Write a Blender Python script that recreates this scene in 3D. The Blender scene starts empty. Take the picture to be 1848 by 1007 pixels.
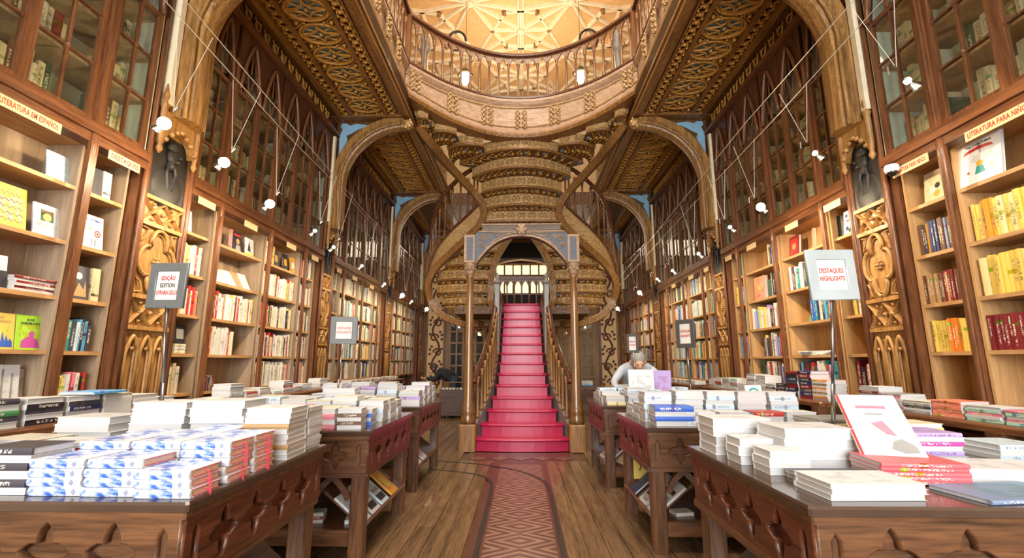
import bpy, bmesh, math, random
from mathutils import Vector, Matrix, Euler, noise
random.seed(7)
PI = math.pi
scene = bpy.context.scene
C = scene.collection

# ------------------------------------------------------------------ camera
cam_data = bpy.data.cameras.new('camera')
cam_data.sensor_width = 36.0
cam_data.lens = 835.0 / 1848.0 * 36.0
cam_data.clip_start = 0.02
cam_data.clip_end = 100
cam = bpy.data.objects.new('camera', cam_data)
C.objects.link(cam)
cam.location = (0, 0, 1.2)
cam.rotation_euler = (math.radians(90 + 10.2837), 0, math.radians(1.2151))
scene.camera = cam

# ------------------------------------------------------------------ world, daylight, exposure
world = bpy.data.worlds.new('world')
scene.world = world
world.use_nodes = True
world.node_tree.nodes['Background'].inputs[0].default_value = (0.75, 0.86, 1.0, 1)
world.node_tree.nodes['Background'].inputs[1].default_value = 0.6

def area(name, loc, rot, sx, sy, power, col, spread=180):
    d = bpy.data.lights.new(name, 'AREA')
    d.shape = 'RECTANGLE'; d.size = sx; d.size_y = sy
    d.energy = power; d.color = col; d.spread = math.radians(spread)
    o = bpy.data.objects.new(name, d)
    C.objects.link(o)
    o.location = loc; o.rotation_euler = rot
    return o
# daylight through the street window behind the viewer, the skylight over the void, and the lamps of the upper floor
area('street_window_daylight', (0, -6.9, 2.9), (math.radians(90), 0, 0), 5.6, 4.6, 1020, (0.92, 0.96, 1.0))
area('skylight_daylight', (0, 3.6, 9.75), (0, 0, 0), 4.0, 6.4, 540, (1.0, 0.88, 0.72))
area('upper_floor_lamps', (0, 10.8, 7.6), (math.radians(180), 0, 0), 2.4, 2.4, 60, (1.0, 0.86, 0.66))  # upward area light standing for unseen lamps that light the ceiling
area('rear_room_light', (0, 15.6, 5.1), (math.radians(-35), 0, 0), 5.0, 0.7, 60, (1.0, 0.82, 0.6))  # wide warm area light under the rear ceiling

vs = scene.view_settings
vs.view_transform = 'Standard'
vs.look = 'None'
vs.exposure = 0.72
vs.gamma = 1.0
vs.use_curve_mapping = False
scene.cycles.max_bounces = 6
scene.cycles.diffuse_bounces = 3
scene.cycles.adaptive_threshold = 0.05
scene.cycles.glossy_bounces = 3
scene.cycles.transparent_max_bounces = 12
scene.cycles.sample_clamp_indirect = 6.0
scene.cycles.caustics_reflective = False
scene.cycles.caustics_refractive = False

# ------------------------------------------------------------------ materials
MATS = {}
def lin(c):
    return tuple(((x / 12.92) if x <= 0.04045 else ((x + 0.055) / 1.055) ** 2.4) for x in c)
def rgb(h):
    h = h.lstrip('#')
    return lin(tuple(int(h[i:i + 2], 16) / 255 for i in (0, 2, 4)))
def base_mat(name, rough=0.5, metal=0.0, spec=0.5):
    m = bpy.data.materials.new(name)
    m.use_nodes = True
    nt = m.node_tree
    b = nt.nodes['Principled BSDF']
    b.inputs['Roughness'].default_value = rough
    b.inputs['Metallic'].default_value = metal
    b.inputs['Specular IOR Level'].default_value = spec
    MATS[name] = m
    return m, nt, b
def plain(name, hexc, rough=0.5, metal=0.0, emit=0.0, ecol=None, spec=0.5):
    if name in MATS: return MATS[name]
    m, nt, b = base_mat(name, rough, metal, spec)
    col = rgb(hexc)
    n = nt.nodes.new('ShaderNodeTexNoise'); n.inputs['Scale'].default_value = 9; n.inputs['Detail'].default_value = 3
    g = nt.nodes.new('ShaderNodeNewGeometry')
    nt.links.new(g.outputs['Position'], n.inputs['Vector'])
    r = nt.nodes.new('ShaderNodeValToRGB')
    r.color_ramp.elements[0].position = 0.3; r.color_ramp.elements[1].position = 0.7
    r.color_ramp.elements[0].color = tuple(c * 0.9 for c in col) + (1,)
    r.color_ramp.elements[1].color = tuple(min(1, c * 1.06) for c in col) + (1,)
    nt.links.new(n.outputs['Fac'], r.inputs['Fac'])
    nt.links.new(r.outputs['Color'], b.inputs['Base Color'])
    if emit:
        b.inputs['Emission Color'].default_value = (rgb(ecol) if ecol else col) + (1,)
        b.inputs['Emission Strength'].default_value = emit
    return m
def wood(name, dark, light, axis='Z', rough=0.42, sc=1.0, bump=0.15, carve=0.0, tint=0.0, spec=0.4):
    """stained timber: long noise grain along one axis; carve adds fine carved relief"""
    if name in MATS: return MATS[name]
    m, nt, b = base_mat(name, rough, 0, spec)
    N, L = nt.nodes, nt.links
    g = N.new('ShaderNodeNewGeometry')
    mp = N.new('ShaderNodeMapping')
    s = {'X': (1.2, 16, 16), 'Y': (16, 1.2, 16), 'Z': (16, 16, 1.2)}[axis]
    mp.inputs['Scale'].default_value = tuple(k * sc for k in s)
    L.new(g.outputs['Position'], mp.inputs['Vector'])
    n1 = N.new('ShaderNodeTexNoise'); n1.inputs['Scale'].default_value = 1.6; n1.inputs['Detail'].default_value = 5; n1.inputs['Distortion'].default_value = 0.6
    L.new(mp.outputs['Vector'], n1.inputs['Vector'])
    r = N.new('ShaderNodeValToRGB')
    r.color_ramp.elements[0].position = 0.34; r.color_ramp.elements[1].position = 0.66
    r.color_ramp.elements[0].color = rgb(dark) + (1,); r.color_ramp.elements[1].color = rgb(light) + (1,)
    n2 = N.new('ShaderNodeTexNoise'); n2.inputs['Scale'].default_value = 6.5; n2.inputs['Detail'].default_value = 3
    L.new(mp.outputs['Vector'], n2.inputs['Vector'])
    ma = N.new('ShaderNodeMath'); ma.operation = 'MULTIPLY_ADD'; ma.inputs[1].default_value = 0.45; L.new(n2.outputs['Fac'], ma.inputs[0])
    mb_ = N.new('ShaderNodeMath'); mb_.operation = 'MULTIPLY'; mb_.inputs[1].default_value = 0.55; L.new(n1.outputs['Fac'], mb_.inputs[0]); L.new(mb_.outputs[0], ma.inputs[2])
    L.new(ma.outputs[0], r.inputs['Fac'])
    out = r.outputs['Color']
    if tint:
        oi = N.new('ShaderNodeObjectInfo')
        mr = N.new('ShaderNodeMapRange'); mr.inputs[3].default_value = 1 - tint; mr.inputs[4].default_value = 1 + tint
        L.new(oi.outputs['Random'], mr.inputs[0])
        mx = N.new('ShaderNodeVectorMath'); mx.operation = 'SCALE'
        L.new(out, mx.inputs[0]); L.new(mr.outputs[0], mx.inputs['Scale'])
        out = mx.outputs[0]
    L.new(out, b.inputs['Base Color'])
    bp = N.new('ShaderNodeBump'); bp.inputs['Strength'].default_value = bump; bp.inputs['Distance'].default_value = 0.01
    L.new(n1.outputs['Fac'], bp.inputs['Height'])
    last = bp
    if carve:
        v = N.new('ShaderNodeTexVoronoi'); v.inputs['Scale'].default_value = 26; v.feature = 'SMOOTH_F1'
        L.new(g.outputs['Position'], v.inputs['Vector'])
        b2 = N.new('ShaderNodeBump'); b2.inputs['Strength'].default_value = carve; b2.inputs['Distance'].default_value = 0.03
        L.new(v.outputs['Distance'], b2.inputs['Height']); L.new(bp.outputs['Normal'], b2.inputs['Normal'])
        last = b2
    L.new(last.outputs['Normal'], b.inputs['Normal'])
    return m

W_TABLE = {a: wood('table_oak_' + a.lower(), '352012', '734c30', a, 0.3, 1.0, 0.15, spec=0.6) for a in 'XYZ'}
W_TABLE_DARK = wood('table_frieze_mahogany', '3c1e12', '6e3d28', 'Y', 0.32)
W_SHELF = wood('shelf_beech', '9c7448', 'c69a68', 'Y', 0.5, 0.8, 0.05)
W_CARC = wood('carcass_taupe', '8c745c', 'ab957a', 'Z', 0.6, 0.7, 0.04)
W_CARCR = wood('carcass_tan', 'a67e50', 'cca06a', 'Z', 0.6, 0.7, 0.04)
W_RIB = wood('rib_carved_oak', '5e4020', 'a87c44', 'Z', 0.4, 0.8, 0.3, 0.22)
W_BEAM = wood('edge_beam_oak', '5a3816', '946630', 'Y', 0.4, 0.9, 0.2, 0.3)
W_CASE_SHADED = wood('case_mahogany_shaded', '33190f', '66402a', 'Z', 0.35, 1.0, 0.12)  # same case mahogany, dim light of the upper wall put into the colour
W_COL = wood('column_oak', '54361c', '8e6434', 'Z', 0.22, 0.8, 0.1, spec=0.6)
W_CASE = {a: wood('case_mahogany_' + a.lower(), '452616', '7e5030', a, 0.35, 1.0, 0.12) for a in 'XYZ'}
W_OAK = {a: wood('golden_oak_' + a.lower(), '694422', 'a5783f', a, 0.42, 0.8, 0.2) for a in 'XYZ'}
W_PIL = wood('pilaster_carved_oak', '74502a', 'bb8c50', 'Z', 0.42, 0.7, 0.2, 0.12)
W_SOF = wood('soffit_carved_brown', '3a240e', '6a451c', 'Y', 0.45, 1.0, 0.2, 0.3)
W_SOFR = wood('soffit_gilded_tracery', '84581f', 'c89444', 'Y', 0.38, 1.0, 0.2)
W_FASC = wood('fascia_limed_oak', '806248', 'b5957a', 'X', 0.45, 0.8, 0.2, 0.10)
W_FASCO = wood('fascia_ornament_oak', '866438', 'c8a26a', 'X', 0.45, 1.2, 0.2, 0.5)
W_RAIL = wood('balustrade_redwood', '4e2f1a', '875830', 'Z', 0.3, 1.0, 0.1)
W_RAILD = wood('handrail_dark', '3c2016', '6a4028', 'Y', 0.25, 1.0, 0.1)
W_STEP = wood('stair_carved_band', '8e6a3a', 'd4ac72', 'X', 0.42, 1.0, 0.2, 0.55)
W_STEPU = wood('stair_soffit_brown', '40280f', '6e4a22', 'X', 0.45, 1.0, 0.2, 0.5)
W_STRG = wood('stair_stringer_oak', '5a3a1c', '966a38', 'Z', 0.35, 0.9, 0.2, 0.25)
W_GREY = wood('weathered_grey_wood', '5c5650', '8b847a', 'Z', 0.4, 1.0, 0.1)
W_FLOOR = wood('floor_planks', '543f2c', '8c6c4c', 'Y', 0.2, 0.6, 0.05, tint=0.18, spec=0.6)
W_LIGHTP = wood('parquet_light', '7f5e4b', '987560', 'X', 0.3, 1.0, 0.03, tint=0.08)
W_DARKP = wood('parquet_dark', '50322a', '684338', 'X', 0.3, 1.0, 0.03, tint=0.08)
M_RED = plain('stair_red_paint', 'b02045', 0.34)
M_BLUE = plain('spandrel_blue', '7ea6be', 0.6)
M_BLUEIN = plain('soffit_blue_inlay', '6d8ea4', 0.6)
M_GREYBLUE = plain('portal_greyblue', '484a52', 0.5)
M_PORTAL = wood('portal_pale_moulding', '75593f', 'aa8c6c', 'X', 0.45, 1.0, 0.15)
M_CEIL = plain('ceiling_cream', 'e2b27a', 0.8)
M_RIB = plain('ceiling_rib_plaster', 'eed9b4', 0.8)
M_OLIVE = plain('olive_frieze', '8a7a3c', 0.7)
M_WALL = plain('wall_plaster', 'd8c4a0', 0.8)
M_CABBACK = plain('cabinet_pale_green', 'd3dacb', 0.7)
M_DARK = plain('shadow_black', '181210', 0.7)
M_BRONZE = plain('bronze_relief', '1d1917', 0.55, 0.0)
M_CHROME = plain('chrome', 'c8ccd0', 0.18, 1.0)
M_STEEL = plain('brushed_steel', '8f9298', 0.3, 1.0)
M_FRAME = plain('sign_frame_grey', '6c7070', 0.45, 0.4)
M_FRAMEL = plain('sign_frame_pale', 'a6b0b2', 0.45, 0.2)
M_FRAMED = plain('sign_frame_dark', '4e4b48', 0.45, 0.2)
M_PAPER = plain('sign_paper', 'd4d0c6', 0.7)
M_LABEL = plain('label_cream', 'cdb184', 0.6)
M_INKR = plain('ink_red', 'b0221e', 0.6)
M_INKB = plain('ink_black', '26241f', 0.6)
M_INKBLUE = plain('ink_blue', '2f54b8', 0.6)
M_WIRE = plain('wire_steel', 'd0ccc2', 0.35, 0.3)
M_BULB = plain('lamp_bulb_lit', 'fff2d8', 0.3, 0, 160.0, 'ffe2a8')
M_BULBW = plain('lamp_bulb_white', 'f4f8ff', 0.3, 0, 5.0, 'e8f0ff')
M_LANT = plain('lantern_glass_lit', 'ffe0a0', 0.3, 0, 14.0, 'ffcf80')
M_STRIP = plain('cream_reveal', 'd8caaa', 0.6)
M_WINGLOW = plain('window_bright', 'd8d8a8', 0.5, 0, 1.1, 'e0dca0')
M_SCROLLBG = plain('scroll_panel_cream', 'e6bd82', 0.6)
M_SCROLL = plain('scroll_paint_brown', '5a2a16', 0.6)
M_WHITE = plain('paper_white', 'efeee8', 0.65)
M_SKIN = plain('skin', 'c89878', 0.5)
M_BLACKCL = plain('black_jacket', '1c1a1a', 0.8)
M_GREYCL = plain('pale_grey_jumper', 'b8bcc4', 0.85)
M_JEANS = plain('dark_trousers', '3a4048', 0.8)
M_HAIR = plain('brown_hair', '3a2a20', 0.6)
M_HAIRG = plain('grey_hair', '9a9690', 0.6)
M_GLASST = plain('table_glass_top', '46342a', 0.14, spec=0.8)
M_CRATE = wood('crate_dark', '4a3a34', '6a564e', 'X', 0.6)
M_RAILTRK = plain('cart_rail_iron', '4c4743', 0.35, 0.6)

def glass_mat():
    m = bpy.data.materials.new('cabinet_glass'); m.use_nodes = True
    nt = m.node_tree; nt.nodes.clear()
    o = nt.nodes.new('ShaderNodeOutputMaterial'); mix = nt.nodes.new('ShaderNodeMixShader')
    t = nt.nodes.new('ShaderNodeBsdfTransparent'); t.inputs[0].default_value = (0.95, 0.98, 0.96, 1)
    g = nt.nodes.new('ShaderNodeBsdfGlossy'); g.inputs['Roughness'].default_value = 0.04
    f = nt.nodes.new('ShaderNodeMath'); f.operation = 'MULTIPLY_ADD'; f.inputs[1].default_value = 0.14; f.inputs[2].default_value = 0.02
    lw = nt.nodes.new('ShaderNodeLayerWeight'); lw.inputs[0].default_value = 0.25; nt.links.new(lw.outputs['Facing'], f.inputs[0])
    nt.links.new(f.outputs[0], mix.inputs[0]); nt.links.new(t.outputs[0], mix.inputs[1]); nt.links.new(g.outputs[0], mix.inputs[2])
    nt.links.new(mix.outputs[0], o.inputs[0])
    return m
M_GLASS = glass_mat()

def book_mat(name, per_object):
    """cover / spine print / page block, told apart by the corner attribute 'part' (1 spine, .5 cover, 0 pages)"""
    m, nt, b = base_mat(name, 0.45)
    N, L = nt.nodes, nt.links
    at = N.new('ShaderNodeAttribute'); at.attribute_name = 'part'
    sep = N.new('ShaderNodeSeparateXYZ'); L.new(at.outputs['Vector'], sep.inputs[0])
    if per_object:
        oi = N.new('ShaderNodeObjectInfo'); col = oi.outputs['Color']; rnd = oi.outputs['Random']
    else:
        ca = N.new('ShaderNodeAttribute'); ca.attribute_name = 'tone'; col = ca.outputs['Color']; rnd = ca.outputs['Alpha']
    def mth(op, a, bb=None, cc=None):
        n = N.new('ShaderNodeMath'); n.operation = op
        for i, v in enumerate((a, bb, cc)):
            if v is None: continue
            if isinstance(v, (int, float)): n.inputs[i].default_value = v
            else: L.new(v, n.inputs[i])
        return n.outputs[0]
    U, V, P = sep.outputs[1], sep.outputs[2], sep.outputs[0]
    is_sp = mth('GREATER_THAN', P, 0.75)
    is_pg = mth('LESS_THAN', P, 0.25)
    cx = N.new('ShaderNodeCombineXYZ')
    L.new(mth('MULTIPLY', U, 2.2), cx.inputs[0]); L.new(mth('MULTIPLY', V, 26.0), cx.inputs[1]); L.new(mth('MULTIPLY', rnd, 90.0), cx.inputs[2])
    nz = N.new('ShaderNodeTexNoise'); nz.inputs['Scale'].default_value = 1.4; nz.inputs['Detail'].default_value = 1; L.new(cx.outputs[0], nz.inputs['Vector'])
    mark = mth('MULTIPLY', mth('GREATER_THAN', nz.outputs['Fac'], 0.52), mth('GREATER_THAN', mth('FRACT', mth('MULTIPLY', rnd, 13.7)), 0.25))
    mu = mth('LESS_THAN', mth('ABSOLUTE', mth('SUBTRACT', U, 0.5)), 0.24)
    lo = mth('GREATER_THAN', V, mth('MULTIPLY_ADD', rnd, 0.3, 0.1)); hi = mth('LESS_THAN', V, mth('MULTIPLY_ADD', rnd, 0.25, 0.68))
    txt = mth('MULTIPLY', mth('MULTIPLY', mark, mu), mth('MULTIPLY', lo, hi))
    frac = mth('FRACT', mth('MULTIPLY', rnd, 7.3))
    band = mth('MULTIPLY', mth('LESS_THAN', mth('ABSOLUTE', mth('SUBTRACT', V, mth('MULTIPLY_ADD', frac, 0.7, 0.12))), 0.05), mth('GREATER_THAN', frac, 0.45))
    # cover picture: soft blotches in the middle of the board
    cv = N.new('ShaderNodeCombineXYZ'); L.new(mth('MULTIPLY', U, 3), cv.inputs[0]); L.new(mth('MULTIPLY', V, 4), cv.inputs[1]); L.new(mth('MULTIPLY', rnd, 60), cv.inputs[2])
    n2 = N.new('ShaderNodeTexNoise'); n2.inputs['Scale'].default_value = 1.2; L.new(cv.outputs[0], n2.inputs['Vector'])
    pic = mth('MULTIPLY', mth('GREATER_THAN', n2.outputs['Fac'], 0.54), mth('LESS_THAN', mth('ABSOLUTE', mth('SUBTRACT', V, 0.45)), 0.3))
    pic = mth('MULTIPLY', pic, mth('LESS_THAN', mth('ABSOLUTE', mth('SUBTRACT', U, 0.5)), 0.38))
    lum = N.new('ShaderNodeRGBToBW'); L.new(col, lum.inputs[0])
    inkf = mth('GREATER_THAN', lum.outputs[0], 0.32)
    ink = N.new('ShaderNodeMix'); ink.data_type = 'RGBA'
    ink.inputs[6].default_value = (0.8, 0.74, 0.6, 1); ink.inputs[7].default_value = (0.12, 0.08, 0.08, 1); L.new(inkf, ink.inputs[0])
    hs = N.new('ShaderNodeHueSaturation'); L.new(mth('MULTIPLY_ADD', frac, 0.5, 0.25), hs.inputs[0]); hs.inputs[1].default_value = 1.3; hs.inputs[2].default_value = 0.55; L.new(col, hs.inputs['Color'])
    def mix(f, a, c):
        n = N.new('ShaderNodeMix'); n.data_type = 'RGBA'; L.new(f, n.inputs[0]); L.new(a, n.inputs[6])
        if isinstance(c, tuple): n.inputs[7].default_value = c
        else: L.new(c, n.inputs[7])
        return n.outputs[2]
    c1 = mix(mth('MULTIPLY', band, is_sp), col, hs.outputs[0])
    c2 = mix(mth('MULTIPLY', mth('MULTIPLY', txt, is_sp), 0.8), c1, ink.outputs[2])
    notc = mth('MULTIPLY', mth('SUBTRACT', 1.0, is_sp), mth('SUBTRACT', 1.0, is_pg))
    c3 = mix(mth('MULTIPLY', mth('MULTIPLY', pic, notc), 0.45), c2, hs.outputs[0])
    wv = N.new('ShaderNodeTexWave'); wv.bands_direction = 'X'; wv.inputs['Scale'].default_value = 6; wv.inputs['Distortion'].default_value = 1.5
    cp = N.new('ShaderNodeCombineXYZ'); L.new(U, cp.inputs[0])
    L.new(cp.outputs[0], wv.inputs['Vector'])
    pr = N.new('ShaderNodeValToRGB'); pr.color_ramp.elements[0].color = (0.36, 0.35, 0.34, 1); pr.color_ramp.elements[1].color = (0.74, 0.73, 0.71, 1)
    L.new(wv.outputs['Fac'], pr.inputs['Fac'])
    c4 = mix(is_pg, c3, pr.outputs['Color'])
    L.new(c4, b.inputs['Base Color'])
    return m
M_BOOK = book_mat('book', True)
M_BOOKS = book_mat('book_mass', False)

# ------------------------------------------------------------------ helpers
WM = {}          # world matrix of every object (nothing is evaluated while building)
LABELS = {}
I4 = Matrix.Identity(4)
def T(x, y, z): return Matrix.Translation((x, y, z))
def RZ(a): return Matrix.Rotation(a, 4, 'Z')
def RX(a): return Matrix.Rotation(a, 4, 'X')
def RY(a): return Matrix.Rotation(a, 4, 'Y')
def S(x, y, z): return Matrix.Diagonal((x, y, z, 1))

def link(name, data, parent=None, M=None, mat=None):
    o = bpy.data.objects.new(name, data)
    C.objects.link(o)
    M = I4 if M is None else M
    o.matrix_basis = M
    WM[o] = M.copy()
    if parent is not None:
        o.parent = parent
        o.matrix_parent_inverse = WM[parent].inverted()
    if mat is not None and data is not None and hasattr(data, 'materials') and not data.materials:
        data.materials.append(mat)
    return o
def tag(o, label, cat, group=None, kind=None):
    o['label'] = label
    o['category'] = cat
    if group: o['group'] = group
    if kind: o['kind'] = kind
    LABELS.setdefault(label, []).append(o.name)
    return o
def thing(name, label, cat, loc=(0, 0, 0), group=None):
    o = link(name, None, None, T(*loc))
    o.empty_display_size = 0.1
    return tag(o, label, cat, group)
def struct(o):
    o['kind'] = 'structure'
    return o

class MB:
    """collects shapes into one mesh"""
    def __init__(self):
        self.v = []; self.f = []; self.sm = []
    def add(self, vs, fs, smooth=False):
        n = len(self.v)
        self.v += [tuple(p) for p in vs]
        self.f += [tuple(i + n for i in f) for f in fs]
        self.sm += [smooth] * len(fs)
        return self
    def box(self, x0, x1, y0, y1, z0, z1):
        x0, x1 = min(x0, x1), max(x0, x1); y0, y1 = min(y0, y1), max(y0, y1); z0, z1 = min(z0, z1), max(z0, z1)
        vs = [(x, y, z) for z in (z0, z1) for y in (y0, y1) for x in (x0, x1)]
        return self.add(vs, [(0, 2, 3, 1), (4, 5, 7, 6), (0, 1, 5, 4), (2, 6, 7, 3), (0, 4, 6, 2), (1, 3, 7, 5)])
    def bevbox(self, x0, x1, y0, y1, z0, z1, b=0.01):
        """box with its vertical edges and top edges chamfered"""
        x0, x1 = min(x0, x1), max(x0, x1); y0, y1 = min(y0, y1), max(y0, y1)
        def ring(i, z):
            c = b
            return [(x0 + c + i, y0 + i, z), (x1 - c - i, y0 + i, z), (x1 - i, y0 + c + i, z), (x1 - i, y1 - c - i, z), (x1 - c - i, y1 - i, z), (x0 + c + i, y1 - i, z), (x0 + i, y1 - c - i, z), (x0 + i, y0 + c + i, z)]
        vs = ring(0, z0) + ring(0, z1 - b) + ring(b * 0.7, z1)
        fs = [tuple(reversed(range(8))), tuple(range(16, 24))]
        for r in (0, 8):
            for k in range(8):
                a = r + k; c = r + (k + 1) % 8
                fs.append((a, c, c + 8, a + 8))
        return self.add(vs, fs)
    def mbox(self, M, sx, sy, sz):
        """box centred in x,y, base at z=0 of matrix M"""
        vs = [M @ Vector((x * sx / 2, y * sy / 2, z * sz)) for z in (0, 1) for y in (-1, 1) for x in (-1, 1)]
        return self.add(vs, [(0, 2, 3, 1), (4, 5, 7, 6), (0, 1, 5, 4), (2, 6, 7, 3), (0, 4, 6, 2), (1, 3, 7, 5)])
    def prism(self, poly, fn, d0, d1):
        """polygon (u,v) extruded from d0 to d1; fn(u,v,d) -> point"""
        n = len(poly)
        vs = [fn(u, v, d0) for u, v in poly] + [fn(u, v, d1) for u, v in poly]
        fs = [tuple(range(n)), tuple(range(2 * n - 1, n - 1, -1))]
        fs += [(i, i + n, (i + 1) % n + n, (i + 1) % n) for i in range(n)]
        return self.add(vs, fs)
    def sweep(self, path, prof, up=(0, 0, 1), closed=False, smooth=False, caps=True):
        """profile (side, up) carried along a path"""
        path = [Vector(p) for p in path]; up = Vector(up); n = len(path); m = len(prof); vs = []
        for i, p in enumerate(path):
            a = path[(i - 1) % n] if (closed or i > 0) else path[i]
            b = path[(i + 1) % n] if (closed or i < n - 1) else path[i]
            t = (b - a).normalized()
            s = t.cross(up)
            s = s.normalized() if s.length > 1e-5 else Vector((1, 0, 0))
            u = s.cross(t).normalized()
            vs += [p + s * q[0] + u * q[1] for q in prof]
        fs = []
        for i in range(n if closed else n - 1):
            j = (i + 1) % n
            for k in range(m):
                l = (k + 1) % m
                fs.append((i * m + k, i * m + l, j * m + l, j * m + k))
        if caps and not closed:
            fs += [tuple(reversed(range(m))), tuple((n - 1) * m + k for k in range(m))]
        return self.add(vs, fs, smooth)
    def tube(self, path, r, n=6, closed=False, up=(0, 0, 1), flat=1.0):
        return self.sweep(path, [(r * math.cos(2 * PI * k / n), r * flat * math.sin(2 * PI * k / n)) for k in range(n)], up, closed, n > 5)
    def lathe(self, prof, n=10, c=(0, 0, 0), axis='Z', smooth=True):
        vs = []; m = len(prof)
        for r, z in prof:
            for k in range(n):
                a = 2 * PI * k / n
                x, y = r * math.cos(a), r * math.sin(a)
                p = (x, y, z) if axis == 'Z' else ((z, x, y) if axis == 'X' else (y, z, x))
                vs.append((c[0] + p[0], c[1] + p[1], c[2] + p[2]))
        fs = [(i * n + k, i * n + (k + 1) % n, (i + 1) * n + (k + 1) % n, (i + 1) * n + k) for i in range(m - 1) for k in range(n)]
        fs += [tuple(reversed(range(n))), tuple((m - 1) * n + k for k in range(n))]
        return self.add(vs, fs, smooth)
    def ball(self, c, r, sx=1, sy=1, sz=1, n=8, m=5):
        prof = [(max(1e-4, r * math.sin(PI * i / m)), -r * math.cos(PI * i / m)) for i in range(m + 1)]
        k = len(self.v)
        self.lathe(prof, n)
        for i in range(k, len(self.v)):
            p = self.v[i]; self.v[i] = (c[0] + p[0] * sx, c[1] + p[1] * sy, c[2] + p[2] * sz)
        return self
    def strip(self, rows, smooth=False, closed=False):
        """rows of points of equal length joined into a sheet"""
        m = len(rows[0]); vs = [p for r in rows for p in r]; fs = []
        for i in range(len(rows) - 1):
            for k in range(m - (0 if closed else 1)):
                l = (k + 1) % m
                fs.append((i * m + k, i * m + l, (i + 1) * m + l, (i + 1) * m + k))
        return self.add(vs, fs, smooth)
    def xform(self, M, start=0):
        for i in range(start, len(self.v)): self.v[i] = tuple(M @ Vector(self.v[i]))
        return self
    def mesh(self, name, mat=None):
        me = bpy.data.meshes.new(name)
        me.from_pydata([tuple(p) for p in self.v], [], self.f)
        me.polygons.foreach_set('use_smooth', self.sm)
        if mat: me.materials.append(mat)
        bm = bmesh.new(); bm.from_mesh(me)
        bmesh.ops.recalc_face_normals(bm, faces=bm.faces)
        bm.to_mesh(me); bm.free()
        me.update()
        return me
    def build(self, name, mat, parent=None):
        return link(name, self.mesh(name, mat), parent)

_cube = {}
def cube(mat):
    """shared unit cube (0..1 in z, centred in x and y)"""
    if mat.name not in _cube: _cube[mat.name] = MB().mbox(I4, 1, 1, 1).mesh('block', mat)
    return _cube[mat.name]
def blk(name, mat, parent, x0, x1, y0, y1, z0, z1):
    return link(name, cube(mat), parent, T((x0 + x1) / 2, (y0 + y1) / 2, z0) @ S(abs(x1 - x0), abs(y1 - y0), z1 - z0))

def plate(name, outer, holes, thick, mat, bevel=0.0, fill=True):
    """flat plate in the xy plane with holes cut through, thickness along z (mesh data)"""
    cu = bpy.data.curves.new(name, 'CURVE')
    cu.dimensions = '2D'; cu.fill_mode = 'BOTH'; cu.extrude = thick / 2
    cu.bevel_depth = bevel; cu.bevel_resolution = 0
    for poly in [outer] + list(holes):
        sp = cu.splines.new('POLY'); sp.points.add(len(poly) - 1)
        for p, q in zip(sp.points, poly): p.co = (q[0], q[1], 0, 1)
        sp.use_cyclic_u = True
    o = bpy.data.objects.new(name, cu)
    me = bpy.data.meshes.new_from_object(o)
    bpy.data.objects.remove(o); bpy.data.curves.remove(cu)
    me.name = name
    me.materials.clear(); me.materials.append(mat)
    return me
def text(name, body, size, mat, parent, M, align='CENTER'):
    cu = bpy.data.curves.new(name, 'FONT')
    cu.body = body; cu.size = size; cu.align_x = align; cu.align_y = 'CENTER'; cu.extrude = 0.0004; cu.offset = size * 0.02; cu.resolution_u = 2
    o = bpy.data.objects.new(name, cu)
    me = bpy.data.meshes.new_from_object(o)
    bpy.data.objects.remove(o); bpy.data.curves.remove(cu)
    me.materials.clear(); me.materials.append(mat)
    return link(name, me, parent, M)

def spline(pts, n=8, closed=False):
    """Catmull-Rom through points"""
    P = [Vector(p) for p in pts]; out = []; m = len(P)
    for i in range(m if closed else m - 1):
        p0 = P[(i - 1) % m] if (closed or i > 0) else P[0]; p1 = P[i]; p2 = P[(i + 1) % m]
        p3 = P[(i + 2) % m] if (closed or i < m - 2) else P[-1]
        for k in range(n):
            t = k / n
            out.append(0.5 * ((2 * p1) + (p2 - p0) * t + (2 * p0 - 5 * p1 + 4 * p2 - p3) * t * t + (3 * p1 - p0 - 3 * p2 + p3) * t ** 3))
    if not closed: out.append(P[-1])
    return out
def resample(path, step):
    """points and tangents at equal spacing"""
    out = []; acc = 0.0; nxt = 0.0
    for a, b in zip(path, path[1:]):
        a, b = Vector(a), Vector(b); d = (b - a).length
        while nxt <= acc + d and d > 0:
            t = (nxt - acc) / d
            out.append((a.lerp(b, t), (b - a).normalized())); nxt += step
        acc += d
    return out
def quatre(R, n=6, pointed=False):
    """outline of a four-lobed opening, outer radius R"""
    out = []
    if pointed:      # ogee barbed quatrefoil as on the tables
        for q in range(4):
            a = q * PI / 2
            for rr, da in ((0.47, -0.785), (0.64, -0.527), (0.82, -0.24), (0.955, -0.075), (1.0, 0.0), (0.955, 0.075), (0.82, 0.24), (0.64, 0.527)):
                out.append((R * rr * math.cos(a + da), R * rr * math.sin(a + da)))
        return out
    r = R * 0.46; d = R - r
    for q in range(4):
        a = q * PI / 2
        for k in range(n + 1):
            b = a - 1.766 + 3.532 * k / n
            out.append((d * math.cos(a) + r * math.cos(b), d * math.sin(a) + r * math.sin(b)))
    return out
def arch_pts(w, spring, rise, n=8, pointed=0.6):
    """pointed arch from (-w/2,spring) over (0,spring+rise) to (w/2,spring)"""
    L = []
    for k in range(n + 1):
        t = k / n
        x = -w / 2 * (1 - t)
        z = spring + rise * math.sin(t * PI / 2) ** 0.85 * (0.86 + 0.14 * t ** 3)
        L.append((x, z))
    return L + [(-x, z) for x, z in reversed(L[:-1])]

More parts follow.
